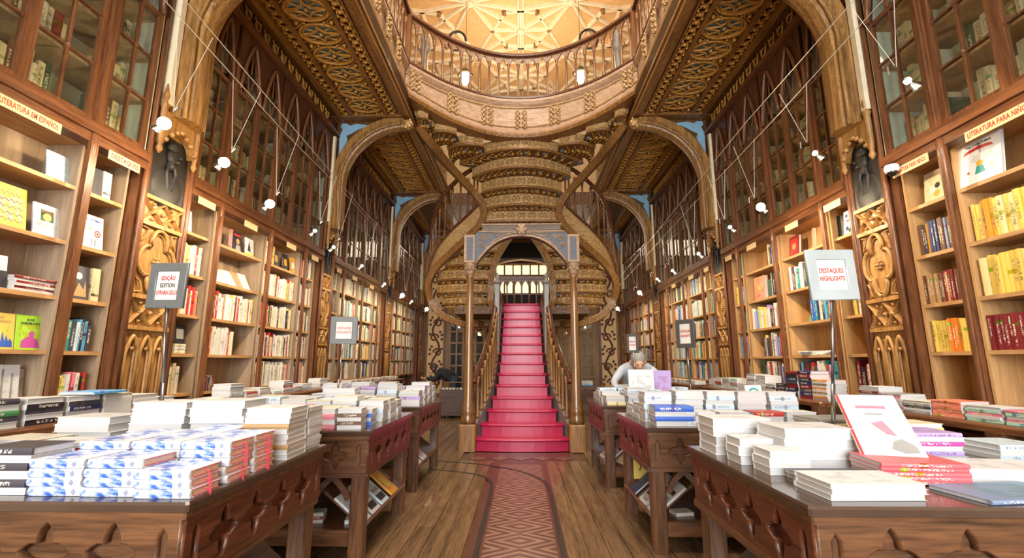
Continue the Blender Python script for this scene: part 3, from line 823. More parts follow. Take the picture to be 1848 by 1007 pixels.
# carved stepped underside of the single upper flight (rises towards the viewer) ...
Yc = [8.7, 9.03, 9.44, 9.79, 10.14]; Zt = [5.69, 5.43, 5.18, 4.91, 4.63]; Zb = [5.43, 5.18, 4.91, 4.63, 4.36]
EX = [1.34, 1.08, 0.90, 0.85, 0.85]; EY = [9.43, 9.60, 9.82, 10.08, 10.17]
def arc(xa, ya, xm, ym, xb, yb, n=14):
    """curve through three plan points, bowed like a step edge"""
    out = []
    for i in range(n + 1):
        t = i / n
        out.append((xa * (1 - t) * (1 - 2 * t) + 4 * xm * t * (1 - t) + xb * t * (2 * t - 1), ya * (1 - t) * (1 - 2 * t) + 4 * ym * t * (1 - t) + yb * t * (2 * t - 1)))
    return out
def step_band(pl, zt, zb, back, zback, nm='carved_riser'):
    """a carved upright face along plan curve pl, with its soffit running back to plan curve 'back'"""
    n = len(pl)
    mb = MB(); mb.strip([[Vector((p[0], p[1], zb + 0.03)) for p in pl], [Vector((p[0], p[1], zt)) for p in pl]])
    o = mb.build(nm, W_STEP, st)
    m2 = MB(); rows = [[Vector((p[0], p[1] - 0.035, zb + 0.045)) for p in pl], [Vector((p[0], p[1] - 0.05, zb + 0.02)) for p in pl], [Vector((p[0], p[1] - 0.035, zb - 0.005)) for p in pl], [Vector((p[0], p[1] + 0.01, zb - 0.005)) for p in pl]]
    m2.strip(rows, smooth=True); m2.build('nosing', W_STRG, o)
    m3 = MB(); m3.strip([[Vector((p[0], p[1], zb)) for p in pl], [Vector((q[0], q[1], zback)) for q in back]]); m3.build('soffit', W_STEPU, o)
    # raised carving: a row of palmettes
    m4 = MB(); L_ = sum(math.dist(pl[i], pl[i + 1]) for i in range(n - 1)); k = max(3, int(L_ / 0.22)); zc_ = (zt + zb) / 2 + 0.02; hh = (zt - zb) * 0.24
    pts = resample([Vector((p[0], p[1], 0)) for p in pl], L_ / k)
    for p, tg in pts[:-1]:
        p = p + tg * (L_ / k / 2); nrm = Vector((tg.y, -tg.x, 0))
        if nrm.y > 0: nrm = -nrm
        c = Vector((p.x, p.y, zc_)) + nrm * 0.012
        m4.ball(c, 0.034, 1, 0.7, 1.3, 6, 4)
        for sg in (-1, 1):
            m4.tube([c, c + tg * sg * 0.045 + Vector((0, 0, hh)), c + tg * sg * 0.085 + Vector((0, 0, 0)), c + tg * sg * 0.045 - Vector((0, 0, hh))], 0.015, 4, up=(0, 1, 0))
    m4.build('palmette_band', W_FASCO, o)['kind'] = 'stuff'
    # soffit carving: knobs and leaf bars with small blue fields between
    m5 = MB(); m6 = MB(); nb = list(back)
    for i in range(1, n - 1):
        a_ = Vector((pl[i][0], pl[i][1], zb)); b_ = Vector((nb[i][0], nb[i][1], zback)); c_ = a_.lerp(b_, 0.5) - Vector((0, 0, 0.008))
        m5.ball(c_, 0.035, n=6, m=4)
        m5.tube([a_.lerp(b_, 0.15), Vector((0.5 * (pl[i][0] + pl[i - 1][0]), c_.y, c_.z)), a_.lerp(b_, 0.9)], 0.014, 4, up=(0, 0, 1))
        if i % 2:
            d_ = Vector((0.5 * (pl[i][0] + pl[i + 1][0]), c_.y, c_.z + 0.004)); m6.box(d_.x - 0.03, d_.x + 0.03, d_.y - 0.05, d_.y + 0.05, d_.z - 0.004, d_.z + 0.02)
    m5.build('soffit_carving', W_SOFR, o)['kind'] = 'stuff'
    m6.build('blue_field', M_BLUEIN, o)['kind'] = 'stuff'
    return o
plans = [arc(-EX[k], EY[k], 0, Yc[k], EX[k], EY[k]) for k in range(5)]
p5 = arc(-1.08, 10.45, 0, 10.42, 1.08, 10.45)
plans.append(p5)
for k in range(5):
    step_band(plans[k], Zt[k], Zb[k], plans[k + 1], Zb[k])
# ... spreading into fans under the gallery corners
for s in (-1, 1):
    fans = [((s * 1.52, 9.05), (s * 1.30, 8.62), (s * 0.75, 8.66), 5.69, 5.47),
            ((s * 1.74, 8.62), (s * 1.66, 8.22), (s * 1.25, 8.32), 5.80, 5.56),
            ((s * 1.93, 8.20), (s * 1.93, 7.82), (s * 1.72, 7.86), 5.86, 5.62)]
    for (a, m, b, zt_, zb_) in fans:
        pl = arc(a[0], a[1], m[0], m[1], b[0], b[1], 8)
        bk = [(x * 0.97, y + 0.5) for x, y in pl]
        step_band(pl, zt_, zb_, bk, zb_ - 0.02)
# the two side flights splitting round the well
side = [(5, 10.40, -1.10, -0.21, 4.31, 4.05), (6, 10.70, -1.46, -0.48, 4.03, 3.78), (7, 11.0, -1.80, -0.66, 3.73, 3.52), (8, 11.2, -2.07, -0.77, 3.46, 3.20),
        (9, 11.3, -2.12, -0.81, 3.12, 2.89), (10, 11.3, -1.95, -0.80, 2.78, 2.61), (11, 11.1, -1.60, -0.73, 2.50, 2.29), (12, 10.9, -1.34, -0.69, 2.23, 2.02)]
for s in (-1, 1):
    pls = []
    for (k, y, xa, xb, zt_, zb_) in side:
        pls.append(arc(-s * xa, y + 0.12, -s * (xa + xb) / 2, y - 0.06, -s * xb, y + 0.05, 8))
    for i, (k, y, xa, xb, zt_, zb_) in enumerate(side):
        bk = pls[i + 1] if i + 1 < len(side) else [(p[0], p[1] + 0.3) for p in pls[i]]
        zbk = side[i + 1][4] if i + 1 < len(side) else zb_
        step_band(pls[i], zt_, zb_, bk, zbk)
    # stringers: the outer ribbon sweeping from gallery to landing, and the inner one round the well
    outer = [(-1.97, 8.05, 5.62), (-1.79, 8.4, 5.44), (-1.61, 8.95, 5.34), (-1.38, 9.4, 5.2), (-1.12, 9.75, 5.0), (-0.91, 9.95, 4.77), (-0.85, 10.1, 4.56), (-0.96, 10.25, 4.34), (-1.24, 10.4, 4.08), (-1.65, 10.6, 3.77), (-2.01, 10.8, 3.48), (-2.22, 11.0, 3.22), (-2.29, 11.15, 3.0), (-2.24, 11.3, 2.72), (-2.0, 11.3, 2.39), (-1.7, 11.2, 2.22), (-1.31, 11.0, 2.1), (-0.95, 10.7, 2.1)]
    op = spline([(-s * x, y, z) for x, y, z in outer], 5)
    mb = MB(); mb.sweep(op, [(-0.07, -0.08), (0.07, -0.08), (0.08, -0.05), (0.065, 0.03), (0.07, 0.10), (-0.07, 0.10), (-0.065, 0.03), (-0.08, -0.05)], up=(0, 1, 0))
    mb.build('outer_stringer', W_STRG, st)
    inner = [(-0.2, 10.5, 4.2), (-0.34, 10.6, 4.05), (-0.48, 10.7, 3.86), (-0.6, 10.8, 3.67), (-0.7, 10.9, 3.36), (-0.75, 11.0, 2.97), (-0.73, 10.95, 2.63), (-0.65, 10.8, 2.42)]
    ip = spline([(-s * x, y, z) for x, y, z in inner], 5)
    mb = MB(); mb.sweep(ip, [(-0.07, -0.09), (0.07, -0.09), (0.07, 0.09), (-0.07, 0.09)], up=(0, 1, 0)); mb.build('inner_stringer', W_STRG, st)
    base = [(-0.98, 10.12, 4.80), (-1.06, 10.15, 4.71), (-1.3, 10.3, 4.53), (-1.64, 10.45, 4.27), (-1.94, 10.7, 4.0), (-2.13, 10.9, 3.75), (-2.25, 11.05, 3.47), (-2.32, 11.2, 3.1)]
    bp_ = spline([(-s * x, y, z) for x, y, z in base], 5)
    low = [(-0.90, 10.2, 4.42), (-0.98, 10.27, 4.33), (-1.24, 10.42, 4.08), (-1.65, 10.62, 3.77), (-2.01, 10.82, 3.48), (-2.22, 11.02, 3.22), (-2.28, 11.12, 3.08), (-2.3, 11.2, 2.98)]
    lp_ = spline([(-s * x, y, z) for x, y, z in low], 5)
    mb = MB(); mb.strip([lp_, bp_], smooth=True); fc = mb.build('stringer_face', W_FASCO, st)
    mb = MB(); mb.tube(bp_, 0.035, 6, up=(0, 1, 0)); mb.build('string_cap', W_RAILD, st)
    hrail = [(-1.05, 9.95, 5.6), (-1.26, 10.05, 5.52), (-1.55, 10.3, 5.40), (-1.87, 10.5, 5.14), (-2.06, 10.7, 4.88), (-2.17, 10.9, 4.60), (-2.24, 11.05, 4.26), (-2.32, 11.2, 3.9)]
    hp = spline([(-s * x, y, z) for x, y, z in hrail], 5)
    mb = MB(); mb.tube(hp, 0.055, 7, up=(0, 1, 0)); mb.build('handrail', W_RAILD, st)
    for i in range(3, len(bp_) - 1, 3):
        a = bp_[i]; b = min(hp, key=lambda q: (q.x - a.x) ** 2 + (q.y - a.y) ** 2)
        if b.z - a.z > 0.4: link('baluster', bal_me, st, T(*a) @ S(1, 1, (b.z - a.z) / 0.76))

# ------------------------------------------------------------------ portal of two columns and a flat arch at the stair foot
pt = thing('portal', 'slender oak columns carrying a grey-blue carved arch across the stair foot', 'arch', (0, 6.75, 0))
PY = 6.75
for s in (-1, 1):
    xx = s * 0.765
    pd = MB(); pd.bevbox(xx - 0.12, xx + 0.12, PY - 0.12, PY + 0.12, 0.0, 0.36, 0.02); pd.build('pedestal', W_OAK['Z'], pt)
    cs = MB(); cs.lathe([(0.10, 0.36), (0.115, 0.40), (0.10, 0.45), (0.095, 0.5), (0.105, 0.53), (0.09, 0.57), (0.085, 0.62), (0.07, 0.70), (0.062, 1.2), (0.056, 2.0), (0.052, 2.44), (0.065, 2.46), (0.055, 2.48)], 16, (xx, PY, 0)); cs.build('column_shaft', W_COL, pt)
    cp = MB(); cp.lathe([(0.055, 2.47), (0.06, 2.52), (0.085, 2.60), (0.10, 2.63), (0.10, 2.66)], 10, (xx, PY, 0))
    for k in range(8):
        a = k * PI / 4
        cp.ball((xx + 0.075 * math.cos(a), PY + 0.075 * math.sin(a), 2.575), 0.024, 1, 1, 1.3, 5, 4)
    cp.build('capital', M_PORTAL, pt)
    pr = MB(); pr.box(xx - 0.085, xx + 0.07 if s < 0 else xx + 0.085, PY - 0.1, PY + 0.1, 2.66, 3.08); pr.build('pier', M_PORTAL, pt)
    pi = MB(); pi.box(xx - 0.05, xx + 0.045, PY - 0.108, PY - 0.09, 2.70, 3.04); pi.build('pier_inlay', M_GREYBLUE, pt)
hw = 0.70
arc_low = []
for k in range(21):
    t = -1 + 2 * k / 20
    z = 3.07 - 0.40 * abs(t) ** 2.6 - 0.03 * abs(t)
    arc_low.append((t * (hw - 0.02), z))
outer = arc_low + [(hw, 2.66), (hw, 3.08), (hw - 0.06, 3.14), (hw - 0.12, 3.14), (hw - 0.12, 3.25), (-hw + 0.12, 3.25), (-hw + 0.12, 3.14), (-hw + 0.06, 3.14), (-hw, 3.08), (-hw, 2.66)]
link('arch_plate', plate('arch_plate', outer, [], 0.16, M_GREYBLUE), pt, T(0, PY, 0) @ RX(PI / 2))
mb = MB(); mb.tube([(x_, PY - 0.09, z_) for x_, z_ in arc_low], 0.018, 6, up=(0, 1, 0)); mb.build('arch_moulding', M_PORTAL, pt)
mb = MB(); mb.tube([(x_ * 0.97, PY - 0.085, z_ + 0.05) for x_, z_ in arc_low[2:-2]], 0.008, 5, up=(0, 1, 0)); mb.build('arch_moulding', M_PORTAL, pt)
for z_, xw in ((3.24, 0.60), (3.13, 0.64)):
    mb = MB(); mb.tube([(-xw, PY - 0.085, z_), (xw, PY - 0.085, z_)], 0.011, 5); mb.build('string_moulding', M_PORTAL, pt)
for i in range(23):
    xx = -0.55 + i * 0.05
    if abs(xx) < 0.08: continue
    mb = MB(); mb.tube([(xx + 0.022 * math.cos(a), PY - 0.085, 3.185 + 0.026 * math.sin(a)) for a in [k * PI / 4 for k in range(8)]], 0.006, 4, True, up=(0, 1, 0)); mb.build('scroll_ring', M_PORTAL, pt)
for s in (-1, 1):
    for cx_, cz_, r_ in ((0.57, 3.02, 0.055), (0.50, 3.05, 0.04), (0.60, 2.92, 0.04)):
        mb = MB(); mb.tube([(s * (cx_ + r_ * (1 - k / 16) * math.cos(k * 0.65)), PY - 0.086, cz_ + r_ * (1 - k / 16) * math.sin(k * 0.65)) for k in range(15)], 0.008, 4, up=(0, 1, 0)); mb.build('scroll', M_PORTAL, pt)
    mb = MB(); mb.tube([(s * 0.1, PY - 0.086, 3.10), (s * 0.25, PY - 0.086, 3.115), (s * 0.42, PY - 0.086, 3.11), (s * 0.38, PY - 0.086, 3.06), (s * 0.25, PY - 0.086, 3.08)], 0.007, 4, True, up=(0, 1, 0)); mb.build('leaf_moulding', M_PORTAL, pt)
mb = MB(); mb.ball((0, PY - 0.1, 3.15), 0.07, 1, 0.5, 1.1, 10, 6)
for k in range(6): mb.ball((0.06 * math.cos(k * PI / 3), PY - 0.11, 3.15 + 0.065 * math.sin(k * PI / 3)), 0.028, n=6, m=4)
mb.build('boss', M_PORTAL, pt)

# ------------------------------------------------------------------ wall bookcases
XF, XC, XB = 3.29, 3.41, 3.70       # post plane, shelf front, shelf back
SHZ = [0.90, 1.29, 1.685, 2.10, 2.53]
ZL0, ZL1 = 2.90, 3.02
pane_me = MB().mbox(I4, 0.005, 1, 1).mesh('pane', M_GLASS)
door_cache = {}
def door_frame(w, z0, z1, rows=4):
    """stiles, rails and glazing bars of one glazed door, w wide along y, local origin at its near bottom corner"""
    key = round(w, 3)
    if key in door_cache: return door_cache[key]
    mb = MB(); h = z1 - z0; st_ = 0.045; b = 0.016
    mb.box(-0.022, 0.022, 0, st_, 0, h).box(-0.022, 0.022, w - st_, w, 0, h).box(-0.022, 0.022, st_, w - st_, 0, 0.05).box(-0.022, 0.022, st_, w - st_, h - 0.04, h)
    mb.box(-0.016, 0.016, w / 2 - b / 2, w / 2 + b / 2, 0.05, h - 0.04)
    for r in range(1, rows):
        zz = 0.05 + (h - 0.09) * r / rows
        mb.box(-0.016, 0.016, st_, w - st_, zz - b / 2, zz + b / 2)
        mb.lathe([(0.006, -0.024), (0.03, -0.018), (0.03, 0.018), (0.006, 0.024)], 4, (0, w / 2, zz), 'X', smooth=False)
        # chamfered pane corners: little brackets beside each crossing
        for yy in (st_, w - st_):
            mb.lathe([(0.024, -0.014), (0.024, 0.014)], 4, (0, yy, zz), 'X', smooth=False)
    door_cache[key] = mb.mesh('glazed_door', W_CASE['Z'])
    return door_cache[key]
arch_cache = {}
def arch_head_mesh(w):
    key = round(w, 3)
    if key in arch_cache: return arch_cache[key]
    a = arch_pts(w - 0.07, 0.0, 0.70, 10)
    outer = [(-w / 2, 0), (-w / 2 + 0.035, 0)] + a[1:-1] + [(w / 2 - 0.035, 0), (w / 2, 0), (w / 2, 0.83), (-w / 2, 0.83)]
    me1 = plate('arch', outer, [], 0.03, W_CASE_SHADED)
    mb = MB()
    mb.tube([(x, z, 0.02) for x, z in a], 0.021, 6, up=(0, 0, 1))
    b = arch_pts(w * 0.42, 0.0, 0.34, 6)
    for sg in (-1, 1): mb.tube([(x + sg * w * 0.22, z, 0.0) for x, z in b], 0.011, 4, up=(0, 0, 1))
    mb.tube([(0, 0.3, 0), (0, 0.70, 0)], 0.010, 4, up=(0, 0, 1))
    me2 = mb.mesh('arch_moulding', W_CASE['Z'])
    arch_cache[key] = (me1, me2)
    return me1, me2
post_mb = MB()
post_mb.lathe([(0.028, 0.0), (0.028, 0.06), (0.02, 0.08), (0.02, 1.92), (0.03, 1.95), (0.03, 2.06), (0.02, 2.1), (0.02, 3.72), (0.028, 3.75), (0.028, 3.82)], 10)
post_mb.box(-0.012, 0.02, -0.030, 0.030, 0.0, 3.84)
post_me = post_mb.mesh('post', W_CASE['Z'])
GLYPH = {}
SECT = {}          # (side, bay) -> list of (y0, y1)
def bookcase(s, bi, y0, y1, posts, label, detail=True):
    t = thing('bookcase', label, 'bookcase', (s * 3.5, (y0 + y1) / 2, 0.84), 'built-in wall bookcases')
    def B(nm, m, xa, xb, ya, yb, za, zb): return blk(nm, m, t, s * xa, s * xb, ya, yb, za, zb)
    W_CARC = globals()['W_CARC'] if s < 0 else W_CARCR
    B('back_panel', W_CARC, XB, XB + 0.02, y0, y1, 0.84, ZL0)
    ed = [y0] + posts + [y1]
    SECT[(s, bi)] = []
    for i in range(len(ed) - 1):
        sh = 0.08
        a = ed[i] + (sh if i else 0) + 0.02; b = ed[i + 1] + (sh if i < len(ed) - 2 else 0) - 0.02
        B('upright', W_CARC, XC, XB, a, a + 0.022, 0.84, ZL0); B('upright', W_CARC, XC, XB, b - 0.022, b, 0.84, ZL0)
        SECT[(s, bi)].append((a + 0.022, b - 0.022))
        for z in SHZ: B('shelf', W_SHELF, XC, XB, a + 0.022, b - 0.022, z - 0.03, z)
        B('shelf', W_SHELF, XC, XB, a + 0.022, b - 0.022, ZL0 - 0.03, ZL0 - 0.005)
    for p in posts: link('post', post_me, t, T(s * (XF + 0.005), p, 0.84))
    B('ledge', W_CASE['Y'], XF - 0.03, XB, y0, y1, ZL0 + 0.04, ZL1)
    B('ledge_moulding', W_CASE['Y'], XF + 0.0, XF + 0.12, y0, y1, ZL0 - 0.03, ZL0 + 0.04)
    # glazed upper cabinet
    zc0, zc1 = ZL1, 4.36
    B('cabinet_back', M_CABBACK, 3.74, 3.76, y0, y1, zc0, 5.2)
    B('cabinet_end', M_CABBACK, XF + 0.03, 3.74, y0, y0 + 0.02, zc0, 5.2); B('cabinet_end', M_CABBACK, XF + 0.03, 3.74, y1 - 0.02, y1, zc0, 5.2)
    rows = 3
    for r in range(1, rows + 1):
        zz = zc0 + 0.05 + (zc1 - zc0 - 0.09) * r / rows
        B('upper_shelf', W_CARC, XF + 0.08, 3.74, y0 + 0.02, y1 - 0.02, zz - 0.012, zz + 0.012)
    for i in range(len(ed) - 1):
        a, b = ed[i] + 0.03, ed[i + 1] - 0.03
        nd = 2 if b - a > 0.75 else 1
        w = (b - a) / nd
        for d in range(nd):
            ya = a + d * w
            dr = link('glazed_door', door_frame(w, zc0, zc1, rows), t, T(s * (XF + 0.035), ya, zc0))
            if detail:
                h = zc1 - zc0
                for r in range(rows):
                    for c in range(2):
                        pw = (w - 0.09 - 0.016) / 2
                        yc_ = ya + 0.045 + pw / 2 + c * (pw + 0.016)
                        za = zc0 + 0.05 + (h - 0.09) * r / rows + 0.008
                        link('pane', pane_me, dr, T(s * (XF + 0.035), yc_, za) @ S(1, pw, (h - 0.09) / rows - 0.016))
            else:
                link('glazing', pane_me, dr, T(s * (XF + 0.035), ya + w / 2, zc0 + 0.05) @ S(1, w - 0.09, zc1 - zc0 - 0.09))
            m1, m2 = arch_head_mesh(w)
            RA = Matrix(((0, 0, -s, 0), (1 , 0, 0, 0), (0, 1, 0, 0), (0, 0, 0, 1)))
            ah = link('arch_head', m1, t, T(s * (XF + 0.03), ya + w / 2, zc1) @ RA)
            link('arch_moulding', m2, ah, T(s * (XF + 0.01), ya + w / 2, zc1) @ RA)
    return t
LB = [(0, 1.55, 3.75, [2.15, 3.25]), (1, 4.33, 7.42, [4.79, 5.82, 6.83]), (2, 7.9, 11.1, [8.38, 9.4, 10.45]), (3, 11.6, 14.8, [12.05, 13.1, 14.15]), (4, 15.2, 16.0, [15.6])]
RB = [(0, 1.55, 4.02, [2.4, 3.46]), (1, 4.53, 7.46, [4.94, 5.95, 6.97]), (2, 7.95, 11.1, [8.40, 9.42, 10.45]), (3, 11.6, 14.8, [12.05, 13.1, 14.15]), (4, 15.2, 16.0, [15.6])]
nth = ['closest to the street end', 'between the first and second carved pilasters', 'between the second and third carved pilasters', 'between the third and fourth carved pilasters', 'last before the rear wall']
for s, bl, nm in ((-1, LB, 'left'), (1, RB, 'right')):
    for bi, y0, y1, posts in bl:
        bookcase(s, bi, y0, y1, posts, 'open shelves under glazed gothic cabinet, %s wall, %s' % (nm, nth[bi]), detail=(bi < 3))

# lettered label strips under the ledges
def label_strip(s, y, w, body, where, zz=2.80):
    t = tag(link('shelf_sign', MB().mbox(I4, 0.008, w, 0.075).mesh('shelf_sign', M_LABEL), None, T(s * (XF - 0.006), y, zz)), 'cream shelf sign hanging from the ledge, ' + where, 'sign', 'shelf signs under the cabinet ledges')
    if body:
        m = T(s * (XF - 0.0105), y, zz + 0.037) @ RZ(-s * PI / 2) @ RX(PI / 2)
        tx = text('lettering', body, 0.056, M_INKR, t, m)
        sz = max(v.co.x for v in tx.data.vertices) - min(v.co.x for v in tx.data.vertices)
        tx.matrix_basis = m @ S(min(1.0, (w - 0.04) / sz), 1, 1)
    return t
label_strip(-1, 2.78, 0.42, 'LITERATURA EM ESPAÑOL', 'red lettering over the wide near shelves, left wall')
label_strip(-1, 3.53, 0.30, 'DESTAQUES', 'red lettering just before the first left pilaster')
label_strip(1, 3.02, 0.46, 'LITERATURA PARA NIÑOS', 'red lettering over the yellow books, right wall')
label_strip(1, 3.75, 0.36, 'LITERATURA PARA NIÑOS', 'red lettering beside the dome camera')
o_ = ['first', 'second', 'third', 'fourth', 'fifth', 'sixth', 'seventh']
for i, (yy, w) in enumerate(((4.55, 0.26), (5.35, 0.26), (6.35, 0.26), (7.12, 0.22), (8.12, 0.2), (8.9, 0.25), (9.95, 0.25))):
    label_strip(-1, yy, w, None, '%s one beyond the first pilaster, left wall' % o_[i])
for i, (yy, w) in enumerate(((4.75, 0.26), (5.5, 0.26), (6.5, 0.26), (7.25, 0.22), (8.15, 0.2), (8.9, 0.25), (9.95, 0.25))):
    label_strip(1, yy, w, None, '%s one beyond the first pilaster, right wall' % o_[i])

# ------------------------------------------------------------------ carved pilasters and arch ribs
def ringM(s, x, y, z):
    """plane facing the room: local x -> along wall, local y -> up, local z -> into the room"""
    return T(s * x, y, z) @ Matrix(((0, 0, -s, 0), (1, 0, 0, 0), (0, 1, 0, 0), (0, 0, 0, 1)))
def pilaster(s, y0, y1, label, rich=True):
    t = thing('pilaster', label, 'pilaster', (s * 3.4, (y0 + y1) / 2, 0), 'carved oak pilasters')
    w = y1 - y0; yc = (y0 + y1) / 2; xf = XF + 0.04
    blk('body', W_CASE['Z'], t, s * (xf + 0.004), s * 3.72, y0, y1, 0.0, 5.2)
    blk('panel_ground', W_PIL, t, s * xf, s * (xf + 0.01), y0 + 0.06, y1 - 0.06, 0.0, 5.15)
    for yy in (y0, y1):
        for k, dx in ((0, -0.06), (1, -0.03)):
            mb = MB(); sg = 1 if yy == y0 else -1
            mb.tube([(s * (xf + dx * 0.5), yy + sg * (0.02 + 0.03 * k), 0.0), (s * (xf + dx * 0.5), yy + sg * (0.02 + 0.03 * k), 5.1)], 0.022, 7, up=(1, 0, 0)); mb.build('edge_moulding', W_CASE['Z'], t)
    iw = w - 0.14
    for z in (1.50, 1.77, 2.42, 2.66):
        blk('string_course', W_PIL, t, s * (xf - 0.035), s * xf, yc - iw / 2 - 0.01, yc + iw / 2 + 0.01, z - 0.018, z + 0.018)
    # three lancets
    lw = iw / 3
    a = arch_pts(lw * 0.86, 0.0, 0.14, 6)
    for k in range(3):
        M = ringM(s, xf - 0.012, yc - iw / 2 + lw * (k + 0.5), 1.29)
        mb = MB(); mb.tube([(-lw * 0.43, -0.6, 0)] + [(x, z, 0.012) for x, z in a] + [(lw * 0.43, -0.6, 0)], 0.017, 6, up=(0, 0, 1))
        mb.tube([(-lw * 0.28, -0.6, 0)] + [(x * 0.64, z * 0.75, 0.0) for x, z in a] + [(lw * 0.28, -0.6, 0)], 0.010, 5, up=(0, 0, 1))
        mb.ball((0, 0.03, 0.01), 0.02, n=6, m=4)
        link('lancet', mb.mesh('lancet', W_PIL), t, M)
    # diamond lattices
    for zc_, h in ((1.635, 0.21), (2.54, 0.19)):
        mb = MB(); n = 2
        for k in range(n):
            xa = -iw / 2 + iw * k / n; xb = xa + iw / n
            for z1_, z2_ in ((-h / 2, h / 2), (h / 2, -h / 2)):
                mb.sweep([(xa, z1_, 0), (xb, z2_, 0)], [(-0.018, -0.01), (0.018, -0.01), (0.0, 0.028)], up=(0, 0, 1))
            mb.ball(((xa + xb) / 2, 0, 0.012), 0.026, n=6, m=4)
            for sg in (-1, 1): mb.ball(((xa + xb) / 2, sg * h * 0.38, 0.0), 0.018, n=6, m=4)
        mb.ball((0, 0, 0.01), 0.022, n=6, m=4)
        link('diamond_lattice', mb.mesh('diamond_lattice', W_PIL), t, ringM(s, xf - 0.008, yc, zc_))
    # quatrefoil panel
    q = quatre(0.30, 8)
    kx = iw / 2 / 0.30 * 0.93
    mb = MB(); mb.tube([(x * kx, z * 0.98, 0.008) for x, z in q], 0.019, 6, True, up=(0, 0, 1))
    mb.tube([(x * kx * 0.84, z * 0.86, 0.0) for x, z in q], 0.007, 5, True, up=(0, 0, 1))
    link('quatrefoil', mb.mesh('quatrefoil', W_PIL), t, ringM(s, xf - 0.01, yc, 2.095))
    mb = MB(); mb.ball((0, 0, 0.0), 0.022, 1, 1, 0.8, 7, 4)
    for k in range(6): mb.ball((0.033 * math.cos(k * PI / 3), 0.033 * math.sin(k * PI / 3), 0), 0.017, 1, 1, 0.6, 6, 4)
    link('rosette', mb.mesh('rosette', W_PIL), t, ringM(s, xf - 0.015, yc, 2.095))
    for sx_ in (-1, 1):
        for sz_ in (-1, 1):
            mb = MB(); mb.tube([(sx_ * iw * 0.46, sz_ * 0.29, 0), (sx_ * iw * 0.30, sz_ * 0.28, 0.01), (sx_ * iw * 0.36, sz_ * 0.2, 0.012), (sx_ * iw * 0.46, sz_ * 0.16, 0)], 0.010, 5, up=(0, 0, 1))
            link('corner_leaf', mb.mesh('corner_leaf', W_PIL), t, ringM(s, xf - 0.008, yc, 2.095))
    # bronze portrait relief in a niche
    pn = blk('niche', M_BRONZE, t, s * (xf - 0.012), s * (xf + 0.0), yc - iw / 2, yc + iw / 2, 2.68, 3.30)
    mb = MB()
    mb.ball((0.01, 0.20, 0.0), 0.085, 0.85, 1.2, 0.45, 12, 9)          # head
    mb.ball((0.07, 0.20, 0.03), 0.02, 0.9, 1.1, 0.9, 6, 5)              # nose
    mb.ball((-0.02, 0.265, 0.01), 0.07, 1.0, 0.75, 0.7, 10, 6)          # hair
    mb.ball((0.04, 0.145, 0.03), 0.03, 1.0, 0.8, 0.8, 8, 5)             # chin
    mb.ball((-0.005, 0.10, 0.0), 0.05, 0.8, 1.2, 0.8, 8, 5)             # neck
    mb.ball((0.0, -0.13, -0.02), 0.2, 0.98 * (iw / 0.44), 1.0, 0.2, 16, 9)  # shoulders and chest
    for sg in (-1, 1):
        mb.tube([(sg * 0.03, 0.10, 0.015), (sg * 0.055, 0.02, 0.015), (sg * 0.02, -0.14, 0.015)], 0.016, 5, up=(0, 0, 1))
    link('portrait_bust', mb.mesh('portrait_bust', M_BRONZE), pn, ringM(s, xf - 0.02, yc, 2.93))
    # pierced canopy over the niche
    ar = arch_pts(iw * 0.84, 0.0, 0.15, 6)
    outer = [(-iw / 2, -0.05), (-iw * 0.42, -0.05)] + ar[1:-1] + [(iw * 0.42, -0.05), (iw / 2, -0.05), (iw / 2, 0.26), (-iw / 2, 0.26)]
    link('canopy', plate('canopy', outer, [], 0.06, W_PIL), t, ringM(s, xf - 0.05, yc, 3.22))
    for k in range(7):
        mb = MB(); mb.ball((-iw * 0.42 + iw * 0.84 * k / 6, ar[k * 2][1] - 0.0 if k * 2 < len(ar) else 0, 0.03), 0.026, n=6, m=4)
        link('cusp', mb.mesh('cusp', W_PIL), t, ringM(s, xf - 0.06, yc, 3.21))
        mb = MB(); mb.tube([(0.018 * math.cos(a_), 0.018 * math.sin(a_), 0) for a_ in [j * PI / 3 for j in range(6)]], 0.007, 4, True, up=(0, 0, 1))
        link('cresting_ring', mb.mesh('cresting_ring', W_PIL), t, ringM(s, xf - 0.06, yc - iw * 0.42 + iw * 0.84 * k / 6, 3.5))
    for sg in (-1, 1):
        mb = MB(); mb.lathe([(0.01, -0.24), (0.03, -0.2), (0.02, -0.16), (0.028, -0.1), (0.028, 0.2), (0.04, 0.22), (0.02, 0.26), (0.03, 0.32), (0.006, 0.44)], 7)
        link('pinnacle', mb.mesh('pinnacle', W_PIL), t, T(s * (xf - 0.07), yc + sg * iw / 2, 3.30))
    return t
